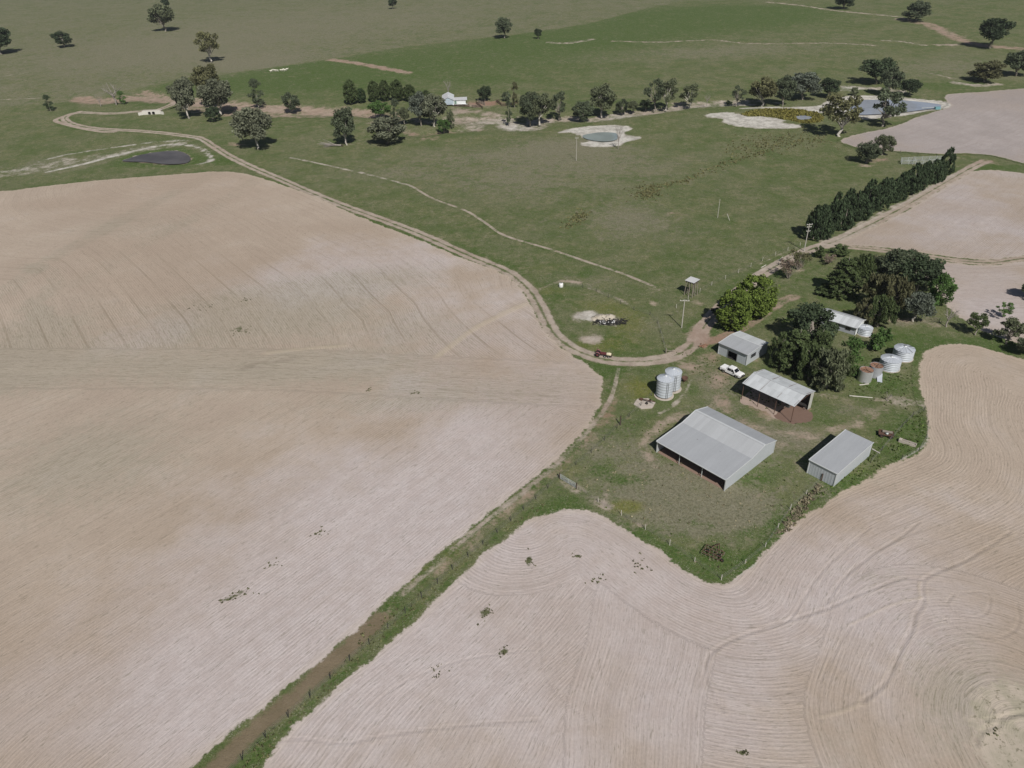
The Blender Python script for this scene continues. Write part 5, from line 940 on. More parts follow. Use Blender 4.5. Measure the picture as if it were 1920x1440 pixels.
t = thing('strainer_post', 'thick dark post standing at the front of the closed grey shed', 'post', at(1539.5, 901)); MB().tube((0, 0, 0), (0, 0, 1.6), .16, .14, 8).build('post', M_TIMBER_D, t)
t = thing('strainer_post', 'corner post with a stay at the track bend above the silos', 'post', at(1248.5, 663)); m = MB(); m.tube((0, 0, 0), (0, 0, 1.5), .12, .11, 8); m.tube((0, 0, 1.0), (2.0, .8, .1), .07); m.build('post', M_TIMBER, t)
# ------------------------------------------------------------------ sheep
def sheep_mesh():
    m = MB(); pr = [(-.62, .0), (-.58, .18), (-.35, .29), (0, .31), (.35, .28), (.55, .2), (.6, .0)]; m.lathe([(max(r, .001), x) for x, r in pr], 10, c=(0, 0, .62), axis='x')
    for x in (-.4, .4):
        for y in (-.15, .15): m.tube((x, y, .5), (x, y, 0), .06, .04, 5)
    m.tube((.5, 0, .7), (.74, 0, .86), .13, .1, 7); m.tube((.72, 0, .88), (.95, 0, .74), .1, .055, 7); [m.tube((.74, s*.06, .92), (.7, s*.2, .9), .035, .02, 4) for s in (-1, 1)]
    return m.mesh('sheep', M_WOOL)
sm_ = sheep_mesh(); rng = random.Random(5)
for px, py in ((508.5, 135), (510.5, 133.8), (512.5, 133), (515, 133.6), (518, 134), (521, 134.2), (527, 133.4), (530, 133.6), (532, 132), (534.5, 133.4), (537, 132), (538.5, 131.4)):
    o = link('sheep', sm_, None, at(px, py), rng.uniform(0, 6)); o.scale = (1.25, 1.25, 1.25); tag(o, 'white sheep grazing in the small flock on the far green slope', 'sheep', 'sheep on the far green slope')
for px, py in ((847, 122 ),): pass
# ------------------------------------------------------------------ trees
def foliage_material():
    g = NG('foliage', .8, .12); c = g.info('Color'); t = g.attr('tint'); P = g.obj()
    v = g.math('MULTIPLY_ADD', t, 1.0, .5); n = g.noise(P, 5, 2, .5); v = g.math('MULTIPLY', v, g.math('MULTIPLY_ADD', n, .8, .6))
    cc = g.mix(1.0, c, g.comb(g.math('MULTIPLY', v, 1.04), v, g.math('MULTIPLY', v, .92)), 'MULTIPLY'); g.col(cc)
    tr = g.n.new('ShaderNodeBsdfTranslucent'); g.t.links.new(g.mix(1.0, cc, (1.1, 1.15, .6), 'MULTIPLY'), tr.inputs[0]); ms = g.n.new('ShaderNodeMixShader'); ms.inputs[0].default_value = .18
    g.t.links.new(g.b.outputs[0], ms.inputs[1]); g.t.links.new(tr.outputs[0], ms.inputs[2]); g.t.links.new(ms.outputs[0], g.n['Material Output'].inputs[0]); return g.m
M_LEAF = foliage_material()
M_BARK = plain('bark', (.26, .235, .205), .95, .05, 0, .35, 4.0); M_BARK_PALE = plain('pale_bark', (.46, .43, .39), .9, .05, 0, .25, 4.0, (.22, .18, .15), .5)
def leaves_mesh(name, C, S, rng, flat=0.0, asp=1.6, up=None):
    """one small quad per row of C (centres), S sizes; flat pulls the normals upright, tint varies leaf by leaf and clump by clump"""
    n = len(C); N = rng.normal(size=(n, 3)); N[:, 2] += flat*np.sign(N[:, 2]+.001)*1.5; N /= np.linalg.norm(N, axis=1)[:, None]
    A = rng.normal(size=(n, 3)) if up is None else up+rng.normal(size=(n, 3))*.25; A -= (A*N).sum(1)[:, None]*N; A /= np.linalg.norm(A, axis=1)[:, None]+1e-9; B = np.cross(N, A)
    s = S[:, None]; a, b = A*s*asp*.5, B*s*.5
    V = np.stack([C-a, C+b*.9, C+a, C-b*.9], 1).reshape(-1, 3).astype(np.float32); F = np.arange(4*n, dtype=np.int32)
    me = bpy.data.meshes.new(name); me.vertices.add(4*n); me.vertices.foreach_set('co', V.ravel()); me.loops.add(4*n); me.loops.foreach_set('vertex_index', F)
    me.polygons.add(n); me.polygons.foreach_set('loop_start', np.arange(0, 4*n, 4, dtype=np.int32)); me.update(calc_edges=True); return me
def set_tint(me, t): a = me.attributes.new('tint', 'FLOAT', 'FACE'); a.data.foreach_set('value', np.asarray(t, np.float32)); me.materials.append(M_LEAF)
def proto(kind, seed):
    """unit tree: height 1, width 1; returns (trunk mesh, crown mesh or None)"""
    rng = np.random.default_rng(seed); m = MB(); CL = []   # clumps: centre, radii, count
    def limb(p, q, r0, r1, k=3, jit=.03):
        p, q = np.array(p, float), np.array(q, float); L = [p+(q-p)*i/k+(rng.normal(size=3)*jit if 0 < i < k else 0) for i in range(k+1)]
        for i in range(k): m.tube(L[i], L[i+1], r0+(r1-r0)*i/k, r0+(r1-r0)*(i+1)/k, 6, cap=False)
        return L
    leaf, asp, flat, upv = .042, 1.7, 0.0, None
    if kind.startswith('gum'):
        openk = kind == 'gum_open'; low = kind == 'gum_low'; h0 = .30 if not low else .16
        ncl = {'gum_open': 13, 'gum_low': 20}.get(kind, 20); limb((0, 0, -.02), (rng.normal()*.03, rng.normal()*.03, h0), .032, .024)
        for i in range(ncl):
            a = i*2.4+rng.uniform(-.4, .4); f = (i+.5)/ncl; z = (h0+.1)+(.90-h0-.1)*f; rad = .40*math.sqrt(max(.03, 1-((f-.35)/.72)**2))*rng.uniform(.45, 1.0)
            p = np.array([rad*math.cos(a), rad*math.sin(a), z+rng.normal()*.04]); r = rng.uniform(.075, .175)*(1.0 if not openk else .9)
            L = limb((0, 0, h0*rng.uniform(.7, 1.0)), p, .016, .006, 3, .02); CL.append((p, (r*1.15, r*1.15, r*.85), int(165*(r/.13)**2), rng.uniform(.3, 1)))
            if not openk: CL.append((p*np.array([.6, .6, 1])+rng.normal(size=3)*.03-np.array([0, 0, .05]), (r*.9, r*.9, r*.8), 40, rng.uniform(.2, .7)))
    elif kind == 'round':
        leaf = .034; limb((0, 0, -.02), (0, 0, .5), .03, .02)
        for i in range(170):
            u = rng.normal(size=3); u /= np.linalg.norm(u); u[2] = max(-.9, u[2])
            p = np.array([u[0]*.43, u[1]*.43, .49+u[2]*.45]); k = rng.uniform(.85, 1.0); p = np.array([0, 0, .49])+(p-np.array([0, 0, .49]))*k
            CL.append((p, (.075, .075, .055), 62, rng.uniform(.3, 1)))
        for i in range(24): CL.append((np.array([0, 0, .5])+rng.normal(size=3)*.13, (.17, .17, .17), 40, .5))
        flat = .35
    elif kind == 'cypress':
        leaf = .05; limb((0, 0, -.02), (0, 0, .9), .03, .006)
        for i in range(120):
            z = rng.random()**1.1*.97; r = .5*(1-z**2.8)**.85*(1-.35*max(0, .12-z)/.12)*rng.uniform(.72, 1.0); a = rng.uniform(0, 6.28)
            CL.append((np.array([r*math.cos(a), r*math.sin(a), .03+z]), (.075, .075, .075), 30, rng.uniform(.1, 1)))
        upv = np.array([0, 0, 1.0])
    elif kind == 'cedar':
        leaf = .04; limb((0, 0, -.02), (0, 0, .96), .03, .006)
        for lv in range(9):
            z = .16+.8*lv/9; R_ = .5*(1-(z-.1)/.95)**.8
            for b in range(9):
                a = b*.7+lv*.37+rng.uniform(-.2, .2)
                for f in (.45, .75, 1.0):
                    rr = R_*f*rng.uniform(.8, 1.05); p = np.array([rr*math.cos(a), rr*math.sin(a), z-.03*f+rng.normal()*.012]); CL.append((p, (.075, .075, .022), 26, rng.uniform(.1, 1)))
                if b % 2 == 0: limb((0, 0, z), (R_*.9*math.cos(a), R_*.9*math.sin(a), z-.02), .008, .003, 2, .005)
        flat = .8
    elif kind == 'feathery':
        leaf, asp = .036, 3.6; upv = np.array([0, 0, 1.0]); limb((0, 0, -.02), (0, 0, .85), .03, .008)
        for i in range(60):
            z = .16+.8*rng.random(); r = .42*math.sqrt(max(.02, 1-((z-.42)/.6)**2))*rng.uniform(.3, 1); a = rng.uniform(0, 6.28); p = np.array([r*math.cos(a), r*math.sin(a), z]); limb((0, 0, z*.75), p, .007, .003, 2, .01)
            CL.append((p, (.085, .085, .10), 58, rng.uniform(.1, 1)))
    elif kind == 'dense':
        leaf = .036; limb((0, 0, -.02), (0, 0, .5), .035, .02)
        for i in range(46):
            u = rng.normal(size=3); u /= np.linalg.norm(u); k = rng.uniform(.6, 1.0); p = np.array([u[0]*.40*k, u[1]*.40*k, .5+u[2]*.40*k]); r = rng.uniform(.09, .14); CL.append((p, (r, r, r*.85), 105, rng.uniform(.1, 1)))
            if i % 4 == 0: limb((0, 0, .3), p, .014, .004)
    elif kind == 'poplar':
        leaf = .04; limb((0, 0, -.02), (0, 0, .95), .03, .006)
        for i in range(44):
            z = .12+.85*rng.random(); r = .40*math.sqrt(max(.05, 1-((z-.45)/.58)**2))*rng.uniform(.3, 1); a = rng.uniform(0, 6.28); CL.append((np.array([r*math.cos(a), r*math.sin(a), z]), (.13, .13, .07), 52, rng.uniform(.1, 1)))
    elif kind == 'bush':
        leaf = .075; [limb((0, 0, -.02), (.25*math.cos(a), .25*math.sin(a), .5), .03, .01) for a in (0, 2, 4)]
        for i in range(26):
            u = rng.normal(size=3); u /= np.linalg.norm(u); k = rng.uniform(.5, 1); CL.append((np.array([u[0]*.40*k, u[1]*.40*k, .46+u[2]*.40*k]), (.14, .14, .13), 46, rng.uniform(.1, 1)))
    elif kind == 'twiggy':
        leaf = .04; asp = 2.6
        for i in range(26):
            a = rng.uniform(0, 6.28); r = rng.uniform(.1, .46); p = np.array([r*math.cos(a), r*math.sin(a), rng.uniform(.5, .95)]); limb((0, 0, -.02), p, .016, .004, 3, .02); CL.append((p, (.12, .12, .12), 34, rng.uniform(.1, 1)))
    elif kind == 'dead':
        limb((0, 0, -.02), (.02, 0, .42), .038, .028)
        for i in range(8):
            a = i*2.4+rng.uniform(-.3, .3); p = np.array([rng.uniform(.2, .46)*math.cos(a), rng.uniform(.2, .46)*math.sin(a), rng.uniform(.6, 1.0)]); L = limb((.02, 0, rng.uniform(.25, .44)), p, .018, .005, 3, .03)
            for k in range(3): limb(L[2], p+rng.normal(size=3)*.13, .006, .002, 2, .01)
    trunk = m.mesh('trunk', M_BARK)
    if not CL: return trunk, None
    C, S, T = [], [], []
    for c, r, n, tint in CL:
        u = rng.normal(size=(n, 3)); u /= np.linalg.norm(u, axis=1)[:, None]; k = rng.random((n, 1))**.4; C.append(c+u*k*np.array(r)); S.append(rng.uniform(.65, 1.3, n)*leaf); T.append(np.clip(tint*.6+rng.uniform(0, .4, n), 0, 1))
    C = np.vstack(C); C[:, 2] = np.maximum(C[:, 2], .012); me = leaves_mesh('crown', C, np.concatenate(S), rng, flat, asp, upv); set_tint(me, np.concatenate(T)); return trunk, me
PROTO = {}
for kind, nv in (('gum', 4), ('gum_open', 3), ('gum_low', 3), ('round', 2), ('cypress', 3), ('cedar', 1), ('feathery', 2), ('dense', 3), ('poplar', 1), ('bush', 2), ('twiggy', 2), ('dead', 3)):
    PROTO[kind] = [proto(kind, 100+hash_) for hash_ in [sum(map(ord, kind))*3+i for i in range(nv)]]
COLS = dict(grey=(0.136, 0.153, 0.114), dark=(0.057, 0.082, 0.049), gum=(0.120, 0.142, 0.090), gumd=(0.090, 0.114, 0.076), brown=(.104, .108, .062), lime=(.118, .170, .040), olive=(.074, .104, .046), pine=(0.049, 0.080, 0.038), green=(0.082, 0.149, 0.049), khaki=(0.136, 0.142, 0.079), blue=(0.116, 0.139, 0.120), pink=(0.204, 0.168, 0.143), wind=(0.054, 0.082, 0.046))
_cnt = {}
def tree(kind, px, py, wpx, hpx, col, label, group=None, name=None, cat='tree', rng=random.Random(11), pale=False, lift=0.0):
    c = at(px, py); s = pxm(c); ang = math.atan2(CAM_H-c[2], math.hypot(c[0], c[1])); w_ = wpx/s*(1.06 if kind == 'round' else 1.2); h = max(.6, (hpx*1.06-.22*wpx*math.sin(ang))/(s*math.cos(ang)))
    i = _cnt.get(kind, 0); _cnt[kind] = i+1; tr, cr = PROTO[kind][i % len(PROTO[kind])]
    t = thing(name or {'bush': 'bush', 'twiggy': 'shrub', 'dead': 'dead_tree', 'cypress': 'cypress_tree', 'round': 'round_tree', 'poplar': 'poplar_tree', 'cedar': 'cedar_tree', 'feathery': 'oak_tree', 'dense': 'broad_tree'}.get(kind, 'gum_tree'), label, cat, c, rng.uniform(0, 6.28), group)
    a = link('trunk', tr, t); b = link('crown', cr, t) if cr else None
    for o in (a, b):
        if o: o.scale = (w_, w_, h)
    if kind == 'dead' or pale:
        a.material_slots[0].link = 'OBJECT'; a.material_slots[0].material = M_DEADWOOD if kind == 'dead' else M_BARK_PALE
    if b:
        k = rng.uniform(.9, 1.1); b.color = tuple(v*k for v in COLS[col])+(1,)
    return t
T = tree
CG = 'gum trees along the creek'; PG = 'scattered paddock trees'; SG = 'trees of the farmyard grove'
# the far paddock on the left
T('gum', 4, 102, 52, 44, 'dark', 'dark tree cut by the left edge of the far paddock', PG)
T('dense', 121, 89, 32, 31, 'dark', 'small round dark tree alone in the far left paddock', PG)
T('gum', 310, 59, 46, 46, 'gum', 'broad drooping gum near the top left of the far paddock', PG)
T('gum', 314, 17, 15, 20, 'dark', 'tiny dark tree just above the broad drooping gum', PG)
T('gum_open', 397, 117, 44, 54, 'khaki', 'open crowned gum with a bare white trunk in the far paddock', PG, pale=True)
T('gum', 737, 17, 15, 19, 'dark', 'tiny dark tree alone near the top edge of the view', PG)
T('poplar', 95, 208, 16, 27, 'dark', 'small dark cone shaped tree left of the track loop', PG, 'small_tree')
T('dead', 218, 196, 34, 40, 'grey', 'bleached bare tree beside a green shrub at the creek head', CG); T('poplar', 231, 195, 15, 22, 'green', 'dark green shrub at the foot of the bleached bare tree', CG, 'small_tree')
T('dead', 189, 199, 12, 20, 'grey', 'thin bare trunk in the creek left of the bleached tree', CG)
T('gum', 355, 222, 44, 68, 'grey', 'grey gum beside the culvert, left of the tall pair', CG, pale=True)
T('gum', 400, 200, 46, 74, 'khaki', 'tall brown topped gum behind the tall grey gum', CG); T('gum', 414, 214, 58, 62, 'grey', 'tall grey gum in front of the brown topped gum', CG, pale=True); T('dense', 402, 228, 28, 30, 'dark', 'dark bushy tree at the foot of the tall grey gum', CG)
T('poplar', 485, 200, 27, 46, 'gumd', 'narrow dark gum on the bare creek bank', CG, 'gum_tree'); T('dense', 548, 208, 32, 33, 'gumd', 'round dark gum on the pink creek bank', CG)
T('gum', 483, 279, 66, 76, 'grey', 'large grey gum with a wide shadow beside the dirt track', PG, pale=True)
T('gum', 651, 272, 42, 64, 'gumd', 'upright dark gum beside the fallen bleached tree', PG, pale=True); T('gum_low', 726, 270, 64, 50, 'grey', 'low spreading grey gum right of the fallen tree', PG)
for px, py, w_, h, c, lb in ((660, 195, 28, 42, 'olive', 'leftmost tall tree of the green shelter row behind the creek'), (679, 193, 18, 26, 'pine', 'short dark tree filling the gap in the green shelter row'), (703, 191, 23, 37, 'olive', 'third tree of the green shelter row, above the bright shrub'), (723, 190, 22, 37, 'olive', 'middle tree of the green shelter row'), (746, 190, 26, 38, 'olive', 'fifth tree of the green shelter row, rounder than its neighbours'), (769, 190, 24, 30, 'olive', 'shortest right end tree of the green shelter row')):
    T('round', px, py, w_, h, c, lb, 'green shelter row behind the creek')
T('dense', 713, 219, 40, 32, 'green', 'bright green round shrub below the green shelter row', CG, 'shrub_tree'); T('poplar', 744, 232, 19, 42, 'gumd', 'slim dark gum right of the bright green shrub', CG, 'gum_tree'); T('gum', 759, 232, 20, 30, 'gum', 'small gum leaning beside the slim dark gum', CG)
T('gum', 790, 236, 40, 58, 'blue', 'dense blue grey gum left of the woolshed', CG); T('gum', 815, 237, 44, 56, 'grey', 'grey gum in front of the woolshed wall', CG, pale=True); T('dense', 832, 248, 24, 27, 'green', 'green bush at the foot of the gums below the woolshed', CG, 'shrub_tree'); T('dense', 799, 184, 16, 14, 'olive', 'small dark treetop behind the blue grey gum', CG); T('feathery', 845, 240, 16, 30, 'gum', 'thin gum between the green bush and the bare gully', CG, 'gum_tree')
T('dead', 841, 181, 16, 28, 'grey', 'grey leafless tree behind the woolshed roof', CG)
T('dense', 909, 190, 26, 30, 'dark', 'dark round tree behind the stockyards', CG); T('bush', 949, 189, 17, 18, 'gumd', 'low round bush above the bent yard fence', CG); T('poplar', 965, 202, 15, 42, 'brown', 'rusty brown slender tree at the end of the yards', CG); T('poplar', 954, 233, 12, 40, 'gumd', 'very slim dark tree on the bare gully bank', CG, 'gum_tree')
T('gum', 994, 234, 38, 54, 'gumd', 'leaning dark gum at the gully, first of the creek line', CG); T('gum', 1012, 234, 44, 58, 'gum', 'broad gum with pale stems beside the gully', CG, pale=True); T('gum_open', 1048, 223, 34, 46, 'gumd', 'small open gum right of the broad gully gum', CG)
T('dense', 1093, 226, 38, 38, 'gumd', 'dark bushy gum left of the tall creek gum', CG); T('gum', 1128, 219, 46, 56, 'gum', 'tall open creek gum above the small dam', CG, pale=True); T('dense', 1166, 213, 24, 26, 'gumd', 'low dark gum right of the tall creek gum', CG); T('gum', 1187, 211, 18, 22, 'gum', 'small gum beside the low dark gum on the bank', CG)
T('gum_open', 1226, 208, 38, 54, 'gumd', 'left gum of the arching pair above the green paddock', CG); T('gum_open', 1248, 207, 38, 54, 'gum', 'right gum of the arching pair above the green paddock', CG, pale=True); T('gum', 1211, 207, 22, 18, 'dark', 'low dark bush under the arching pair of gums', CG)
T('gum_open', 1293, 201, 40, 40, 'gum', 'umbrella shaped gum with a bare white trunk on the creek bank', CG, pale=True); T('dead', 1325, 199, 12, 24, 'grey', 'thin dead tree on the pink creek bank', CG); T('gum_open', 1381, 199, 26, 34, 'gumd', 'small slanting gum left of the reedy dam', CG); T('bush', 1366, 197, 12, 9, 'dark', 'tiny dark bush beside the small slanting gum', CG)
T('gum', 1428, 199, 50, 50, 'khaki', 'yellow brown gum behind the pale dam bank', CG, pale=True); T('gum', 1467, 199, 36, 52, 'gumd', 'dark upright gum between the brown and blue gums', CG); T('gum', 1503, 187, 56, 50, 'blue', 'wide blue grey gum behind the pale dam bank', CG); T('gum', 1553, 184, 34, 34, 'dark', 'compact dark gum left of the big dam', CG)
T('bush', 1601, 179, 14, 16, 'gum', 'little bush on the far bank of the big dam', CG); T('gum_open', 1574, 256, 74, 74, 'khaki', 'large open gum with pale limbs in front of the big dam', CG, pale=True); T('gum_open', 1654, 237, 62, 64, 'gumd', 'leaning dark gum standing before the big dam water', CG); T('gum', 1640, 158, 58, 46, 'dark', 'wide dark gum behind the big dam', CG); T('gum', 1664, 180, 38, 50, 'gumd', 'upright gum overlapping the back of the big dam', CG); T('gum', 1704, 180, 34, 31, 'dark', 'small dark gum at the right back of the big dam', CG); T('dead', 1692, 172, 12, 26, 'grey', 'thin pale dead tree between two gums at the big dam', CG)
T('dense', 1624, 306, 40, 44, 'gumd', 'nearer dark round tree of the pair at the pale field tip', PG); T('dense', 1653, 291, 36, 42, 'gum', 'farther greyish round tree of the pair at the pale field tip', PG)
T('gum', 1580, 17, 38, 26, 'dark', 'small dark tree on the upper gully at the top edge', PG); T('gum_low', 1716, 40, 46, 34, 'gumd', 'spreading tree on the upper gully, left of the big dark gum', PG); T('gum', 1857, 90, 54, 52, 'dark', 'big dark gum beside the red upper gully', PG); T('gum_low', 1845, 154, 52, 36, 'brown', 'spreading brownish gum above the grey field', PG); T('gum', 1905, 143, 52, 44, 'gumd', 'dark gum at the right edge above the grey field', PG)
T('gum', 946, 72, 31, 36, 'gumd', 'single dark gum on the upper green edge', PG); T('gum', 1009, 73, 13, 17, 'dark', 'tiny dark tree right of the single upper gum', PG)
T('dead', 1159, 279, 18, 42, 'grey', 'bare dead tree at the edge of the small dam', PG)
# windbreak of dark cypresses
N = 21
for i in range(N):
    f = i/(N-1); px, py = 1524+(1771-1524)*f, 448+(330-448)*f+4*math.sin(i*2.1); px += 1.5*math.sin(i*3.3); w_, h = (33-9*f)*(1+.2*math.sin(i*1.9)), (56-20*f)*(1+.14*math.sin(i*2.6)+.06*math.sin(i*5.1)); 
    if i == N-1: w_, h = 24, 44
    od = ['second', 'third', 'fourth', 'fifth', 'sixth', 'seventh', 'eighth', 'ninth', 'tenth']; lb = f'{od[i-1]} dark cypress from the near pole end of the windbreak row' if 0 < i < 10 else ('middle dark cypress of the long windbreak row' if i == 10 else f'{od[min(8, 19-i)]} dark cypress from the far end of the windbreak row')
    if i == 0: lb = 'nearest cypress of the windbreak row, behind the three armed pole'
    if i == N-1: lb = 'tallest pointed cypress at the far end of the windbreak row'
    T('cypress', px, py, w_, h, 'wind', lb, 'cypresses of the windbreak row')
# the farmyard
T('round', 1371, 617, 68, 76, 'lime', 'nearer of the two bright green round trees by the track', 'bright green round trees'); T('round', 1409, 594, 80, 80, 'lime', 'farther and wider of the two bright green round trees', 'bright green round trees'); T('bush', 1341, 588, 18, 12, 'dark', 'small dark bush left of the bright green round trees', SG)
T('cedar', 1576, 553, 62, 74, 'olive', 'layered conifer standing alone on the farmyard lawn', SG); T('bush', 1547, 553, 34, 18, 'olive', 'low green bush at the foot of the layered conifer', SG)
T('dense', 1672, 530, 74, 66, 'gumd', 'broad dark tree at the back left of the big grove by the pale field', SG); T('dense', 1716, 545, 78, 76, 'dark', 'largest dark green tree of the grove against the pale field', SG); T('dense', 1700, 500, 58, 34, 'dark', 'dark crown rising at the back of the grove', SG)
T('feathery', 1613, 530, 46, 52, 'olive', 'feathery olive tree right of the layered conifer', SG); T('twiggy', 1627, 502, 26, 22, 'pink', 'grey pink shrub behind the feathery olive tree', SG); T('feathery', 1640, 580, 56, 66, 'brown', 'brown feathery tree in the middle of the grove', SG); T('feathery', 1668, 592, 60, 72, 'brown', 'brownish tree with bare limbs right of the middle of the grove', SG); T('feathery', 1618, 607, 40, 46, 'brown', 'brown conifer close behind the pale hut', SG); T('feathery', 1645, 613, 52, 58, 'olive', 'olive brown conifer right of the pale hut', SG)
T('gum', 1712, 603, 54, 58, 'blue', 'blue grey gum at the front right of the grove', SG, pale=True); T('dense', 1757, 572, 44, 62, 'green', 'bright leafy tree at the right end of the grove', SG); T('bush', 1738, 580, 30, 24, 'green', 'bright bush between the blue grey gum and leafy tree', SG)
T('bush', 1535, 483, 19, 24, 'olive', 'round green bush beside the lane fork', SG); T('bush', 1575, 479, 30, 22, 'olive', 'wider green bush right of the lane fork', SG); T('twiggy', 1553, 495, 26, 15, 'pink', 'grey leafless shrub below the lane fork', SG); T('twiggy', 1478, 522, 34, 34, 'pink', 'pinkish brown shrub left of the lane', SG); T('twiggy', 1496, 506, 34, 34, 'khaki', 'taller brown shrub right of the pinkish shrub', SG)
T('dense', 1514, 644, 84, 84, 'dark', 'widest dark blackish tree beside the pale hut', SG); T('cedar', 1487, 690, 68, 78, 'olive', 'olive conifer behind the workshop corner', SG); T('feathery', 1462, 686, 49, 60, 'olive', 'low feathery conifer touching the workshop wall', SG); T('cedar', 1532, 676, 54, 63, 'olive', 'olive conifer between the blackish tree and the tanks', SG); T('feathery', 1516, 712, 63, 67, 'olive', 'drooping olive conifer in the middle of the yard grove', SG); T('feathery', 1549, 727, 68, 74, 'gum', 'feathery tree with drooping crown right behind the open shed', SG); T('feathery', 1573, 715, 41, 54, 'olive', 'small olive tree between the drooping feathery tree and the upright tree', SG); T('poplar', 1586, 700, 46, 67, 'green', 'upright dark green tree left of the tanks', SG, 'broad_tree')
T('bush', 1640, 656, 28, 34, 'green', 'dark bush below the low round tank', SG); T('bush', 1656, 640, 26, 28, 'green', 'dark bush right of the low round tank', SG)
T('gum_open', 1879, 596, 30, 30, 'green', 'small green gum standing in the pale field', PG); T('gum_open', 1829, 628, 36, 42, 'olive', 'open crowned small gum on the field corner', PG); T('gum_open', 1887, 645, 56, 50, 'gum', 'wide open gum left of the right edge', PG); T('gum', 1922, 665, 44, 40, 'gumd', 'dark gum cut by the right edge below the pale field', PG); T('dense', 1935, 562, 44, 44, 'dark', 'dark tree just outside the right edge throwing its shadow in', PG); T('dead', 1774, 613, 30, 42, 'grey', 'bare dark leafless tree right of the grove', SG); T('dead', 1664, 752, 16, 18, 'grey', 'tiny bare sapling on the grass behind the open shed', SG)
# the fallen tree beside the upright dark gum
def fallen():
    c = at(640, 274.5); t = thing('fallen_tree', 'fallen bleached tree with spread branches beside the upright dark gum', 'fallen tree', c); rng = random.Random(4); m = MB(); m.tube((0, 0, .5), (-4, .4, .7), .38, .28, 8); m.build('trunk', M_DEADWOOD, t); m = MB()
    for i in range(16):
        a = rng.uniform(-.55, .6); L = rng.uniform(4, 9); m.tube((-3+rng.uniform(-1, 1), .4, .6), (-3-L*math.cos(a), .4+L*math.sin(a), rng.uniform(.3, 3.2)), .12, .04, 5, cap=False)
    m.build('branches', M_DEADWOOD, t); t.children[1]['kind'] = 'stuff'; m = MB(); [m.tube((0, 0, .5), (rng.uniform(.5, 1.4), rng.uniform(-1, 1), rng.uniform(-.1, 1.4)), .12, .04, 5) for i in range(7)]; m.build('root_plate', M_TIMBER_D, t)
fallen()
# ------------------------------------------------------------------ rough growth nobody could count
def tufts(name, pts, size, colr, tintspan=(0, 1), blades=7, seed=1):
    rng = np.random.default_rng(seed); n = len(pts); C = np.repeat(np.column_stack([pts, terr(pts[:, 0], pts[:, 1])+.04]), blades, 0); S = np.repeat(size, blades)*rng.uniform(.6, 1.3, n*blades); C[:, :2] += rng.normal(size=(n*blades, 2))*S[:, None]*.35; C[:, 2] += S*.32
    me = leaves_mesh(name, C, S, rng, 0, 1.5, np.array([0, 0, 1.0])); t = np.repeat(rng.uniform(*tintspan, n), blades)*.6+rng.uniform(0, .4, n*blades); set_tint(me, t); o = link(name, me); o.color = (*colr, 1); tag(o, kind='stuff'); return o
def scatter(poly, n, seed):
    P = ats(poly); rng = np.random.default_rng(seed); X = rng.uniform(P.min(0), P.max(0), (n*3, 2)); return X[inside(X, P)][:n], rng
yard = [(1050, 905), (1110, 850), (1160, 800), (1210, 780), (1260, 800), (1230, 850), (1360, 905), (1440, 850), (1510, 880), (1560, 915), (1500, 965), (1440, 1015), (1370, 1085), (1320, 1085), (1200, 1000), (1110, 950)]
X, rng = scatter(yard, 240, 1); A = land_attrs(X); k = rng.random(len(X)) < (.25+.75*A['dry']); tufts('dry_tussocks', X[k], rng.uniform(.1, .26, k.sum()), (.30, .275, .20), seed=2); k = ~k; tufts('green_tussocks', X[k], rng.uniform(.1, .26, k.sum()), (.10, .14, .045), seed=3)
X, rng = scatter([(1545, 905), (1590, 880), (1640, 850), (1680, 800), (1730, 770), (1738, 820), (1700, 858), (1640, 885), (1560, 930), (1520, 955)], 420, 4); tufts('green_tussocks', X, rng.uniform(.12, .32, len(X)), (.10, .145, .045), seed=5)
X, rng = scatter([(1455, 1000), (1500, 940), (1540, 905), (1530, 930), (1510, 960), (1480, 1000)], 260, 41); tufts('dry_tussocks', X, rng.uniform(.2, .5, len(X)), (.24, .22, .165), seed=42)
X, rng = scatter([(690, 1165), (722, 1158), (860, 1062), (985, 962), (1040, 925), (1010, 960), (960, 990), (870, 1068), (775, 1160), (670, 1250), (600, 1315), (540, 1370), (492, 1432), (440, 1480), (400, 1480), (480, 1395), (560, 1325), (640, 1250)], 1300, 6); tufts('laneway_weeds', X, rng.uniform(.1, .3, len(X)), (.135, .145, .075), seed=7)
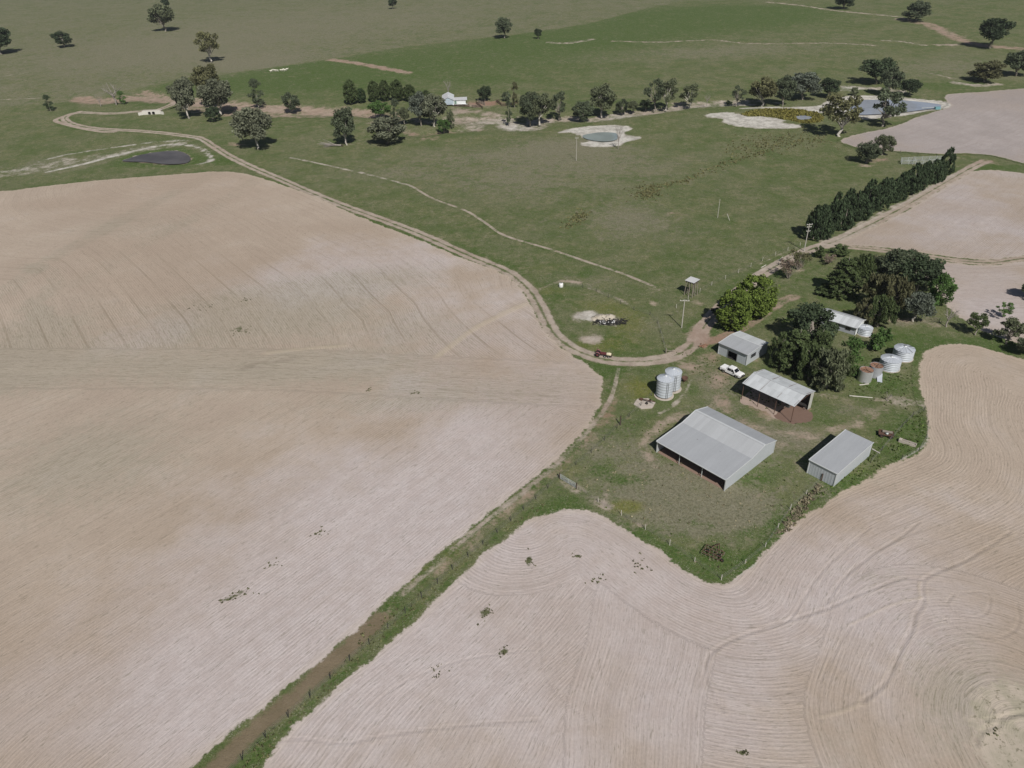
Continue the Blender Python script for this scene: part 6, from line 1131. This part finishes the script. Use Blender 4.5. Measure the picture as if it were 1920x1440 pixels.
X, rng = scatter([(1250, 640), (1300, 700), (1420, 770), (1560, 740), (1700, 770), (1720, 680), (1700, 640), (1640, 650), (1600, 700), (1540, 760), (1380, 690)], 500, 8); tufts('green_tussocks', X, rng.uniform(.1, .25, len(X)), (.10, .135, .05), seed=9)
W = []
for b in BLOBS:
    if b[0] == 'weed' and b[5] >= .3:
        c = at(b[1], b[2]); rx = abs(at(b[1]+b[3], b[2])[0]-c[0]); ry = abs(at(b[1], b[2]-b[4])[1]-c[1]); rng = np.random.default_rng(int(b[1])); n = int(min(160, 10+rx*ry*5*b[5])); W.append(np.column_stack([c[0]+rng.normal(size=n)*rx*.6, c[1]+rng.normal(size=n)*ry*.6]))
W = np.vstack(W); rng = np.random.default_rng(12); tufts('field_weeds', W, rng.uniform(.08, .26, len(W)), (.115, .122, .072), seed=13)
P = REED; rng = np.random.default_rng(21); X = rng.uniform(P.min(0), P.max(0), (2600, 2)); X = X[inside(X, P)]; X = X[~inside(X, DAMW[2][1])]; tufts('reeds', X, rng.uniform(.4, .9, len(X)), (.20, .19, .06), seed=22)
X = []
for pts, n, sp in (([(1208, 372), (1225, 350), (1285, 340), (1340, 315), (1395, 295), (1440, 285)], 260, 1.3), ([(1390, 290), (1430, 270), (1480, 262), (1520, 262)], 420, 6), ([(1205, 368), (1222, 352)], 150, 3.0), ([(1068, 425), (1095, 398)], 110, 1.5)):
    q = ats(pts); rng = np.random.default_rng(n); i = rng.integers(0, len(q)-1, n); f = rng.random((n, 1)); X.append(q[i]+(q[i+1]-q[i])*f+rng.normal(size=(n, 2))*sp)
X = np.vstack(X); tufts('rushes', X, rng.uniform(.25, .5, len(X)), (.165, .165, .085), seed=31)
# ------------------------------------------------------------------ the air
def haze():
    m = bpy.data.materials.new('haze'); m.use_nodes = True; n = m.node_tree.nodes; n.remove(n['Principled BSDF']); v = n.new('ShaderNodeVolumePrincipled')
    v.inputs['Color'].default_value = (.86, .91, 1.0, 1); v.inputs['Density'].default_value = .00006; v.inputs['Anisotropy'].default_value = 0.0
    m.node_tree.links.new(v.outputs[0], n['Material Output'].inputs['Volume'])
    b = MB().box((0, 1500, 47.0), (5800, 4800, 100.0)); o = b.build('haze', m); tag(o, kind='stuff')
haze()
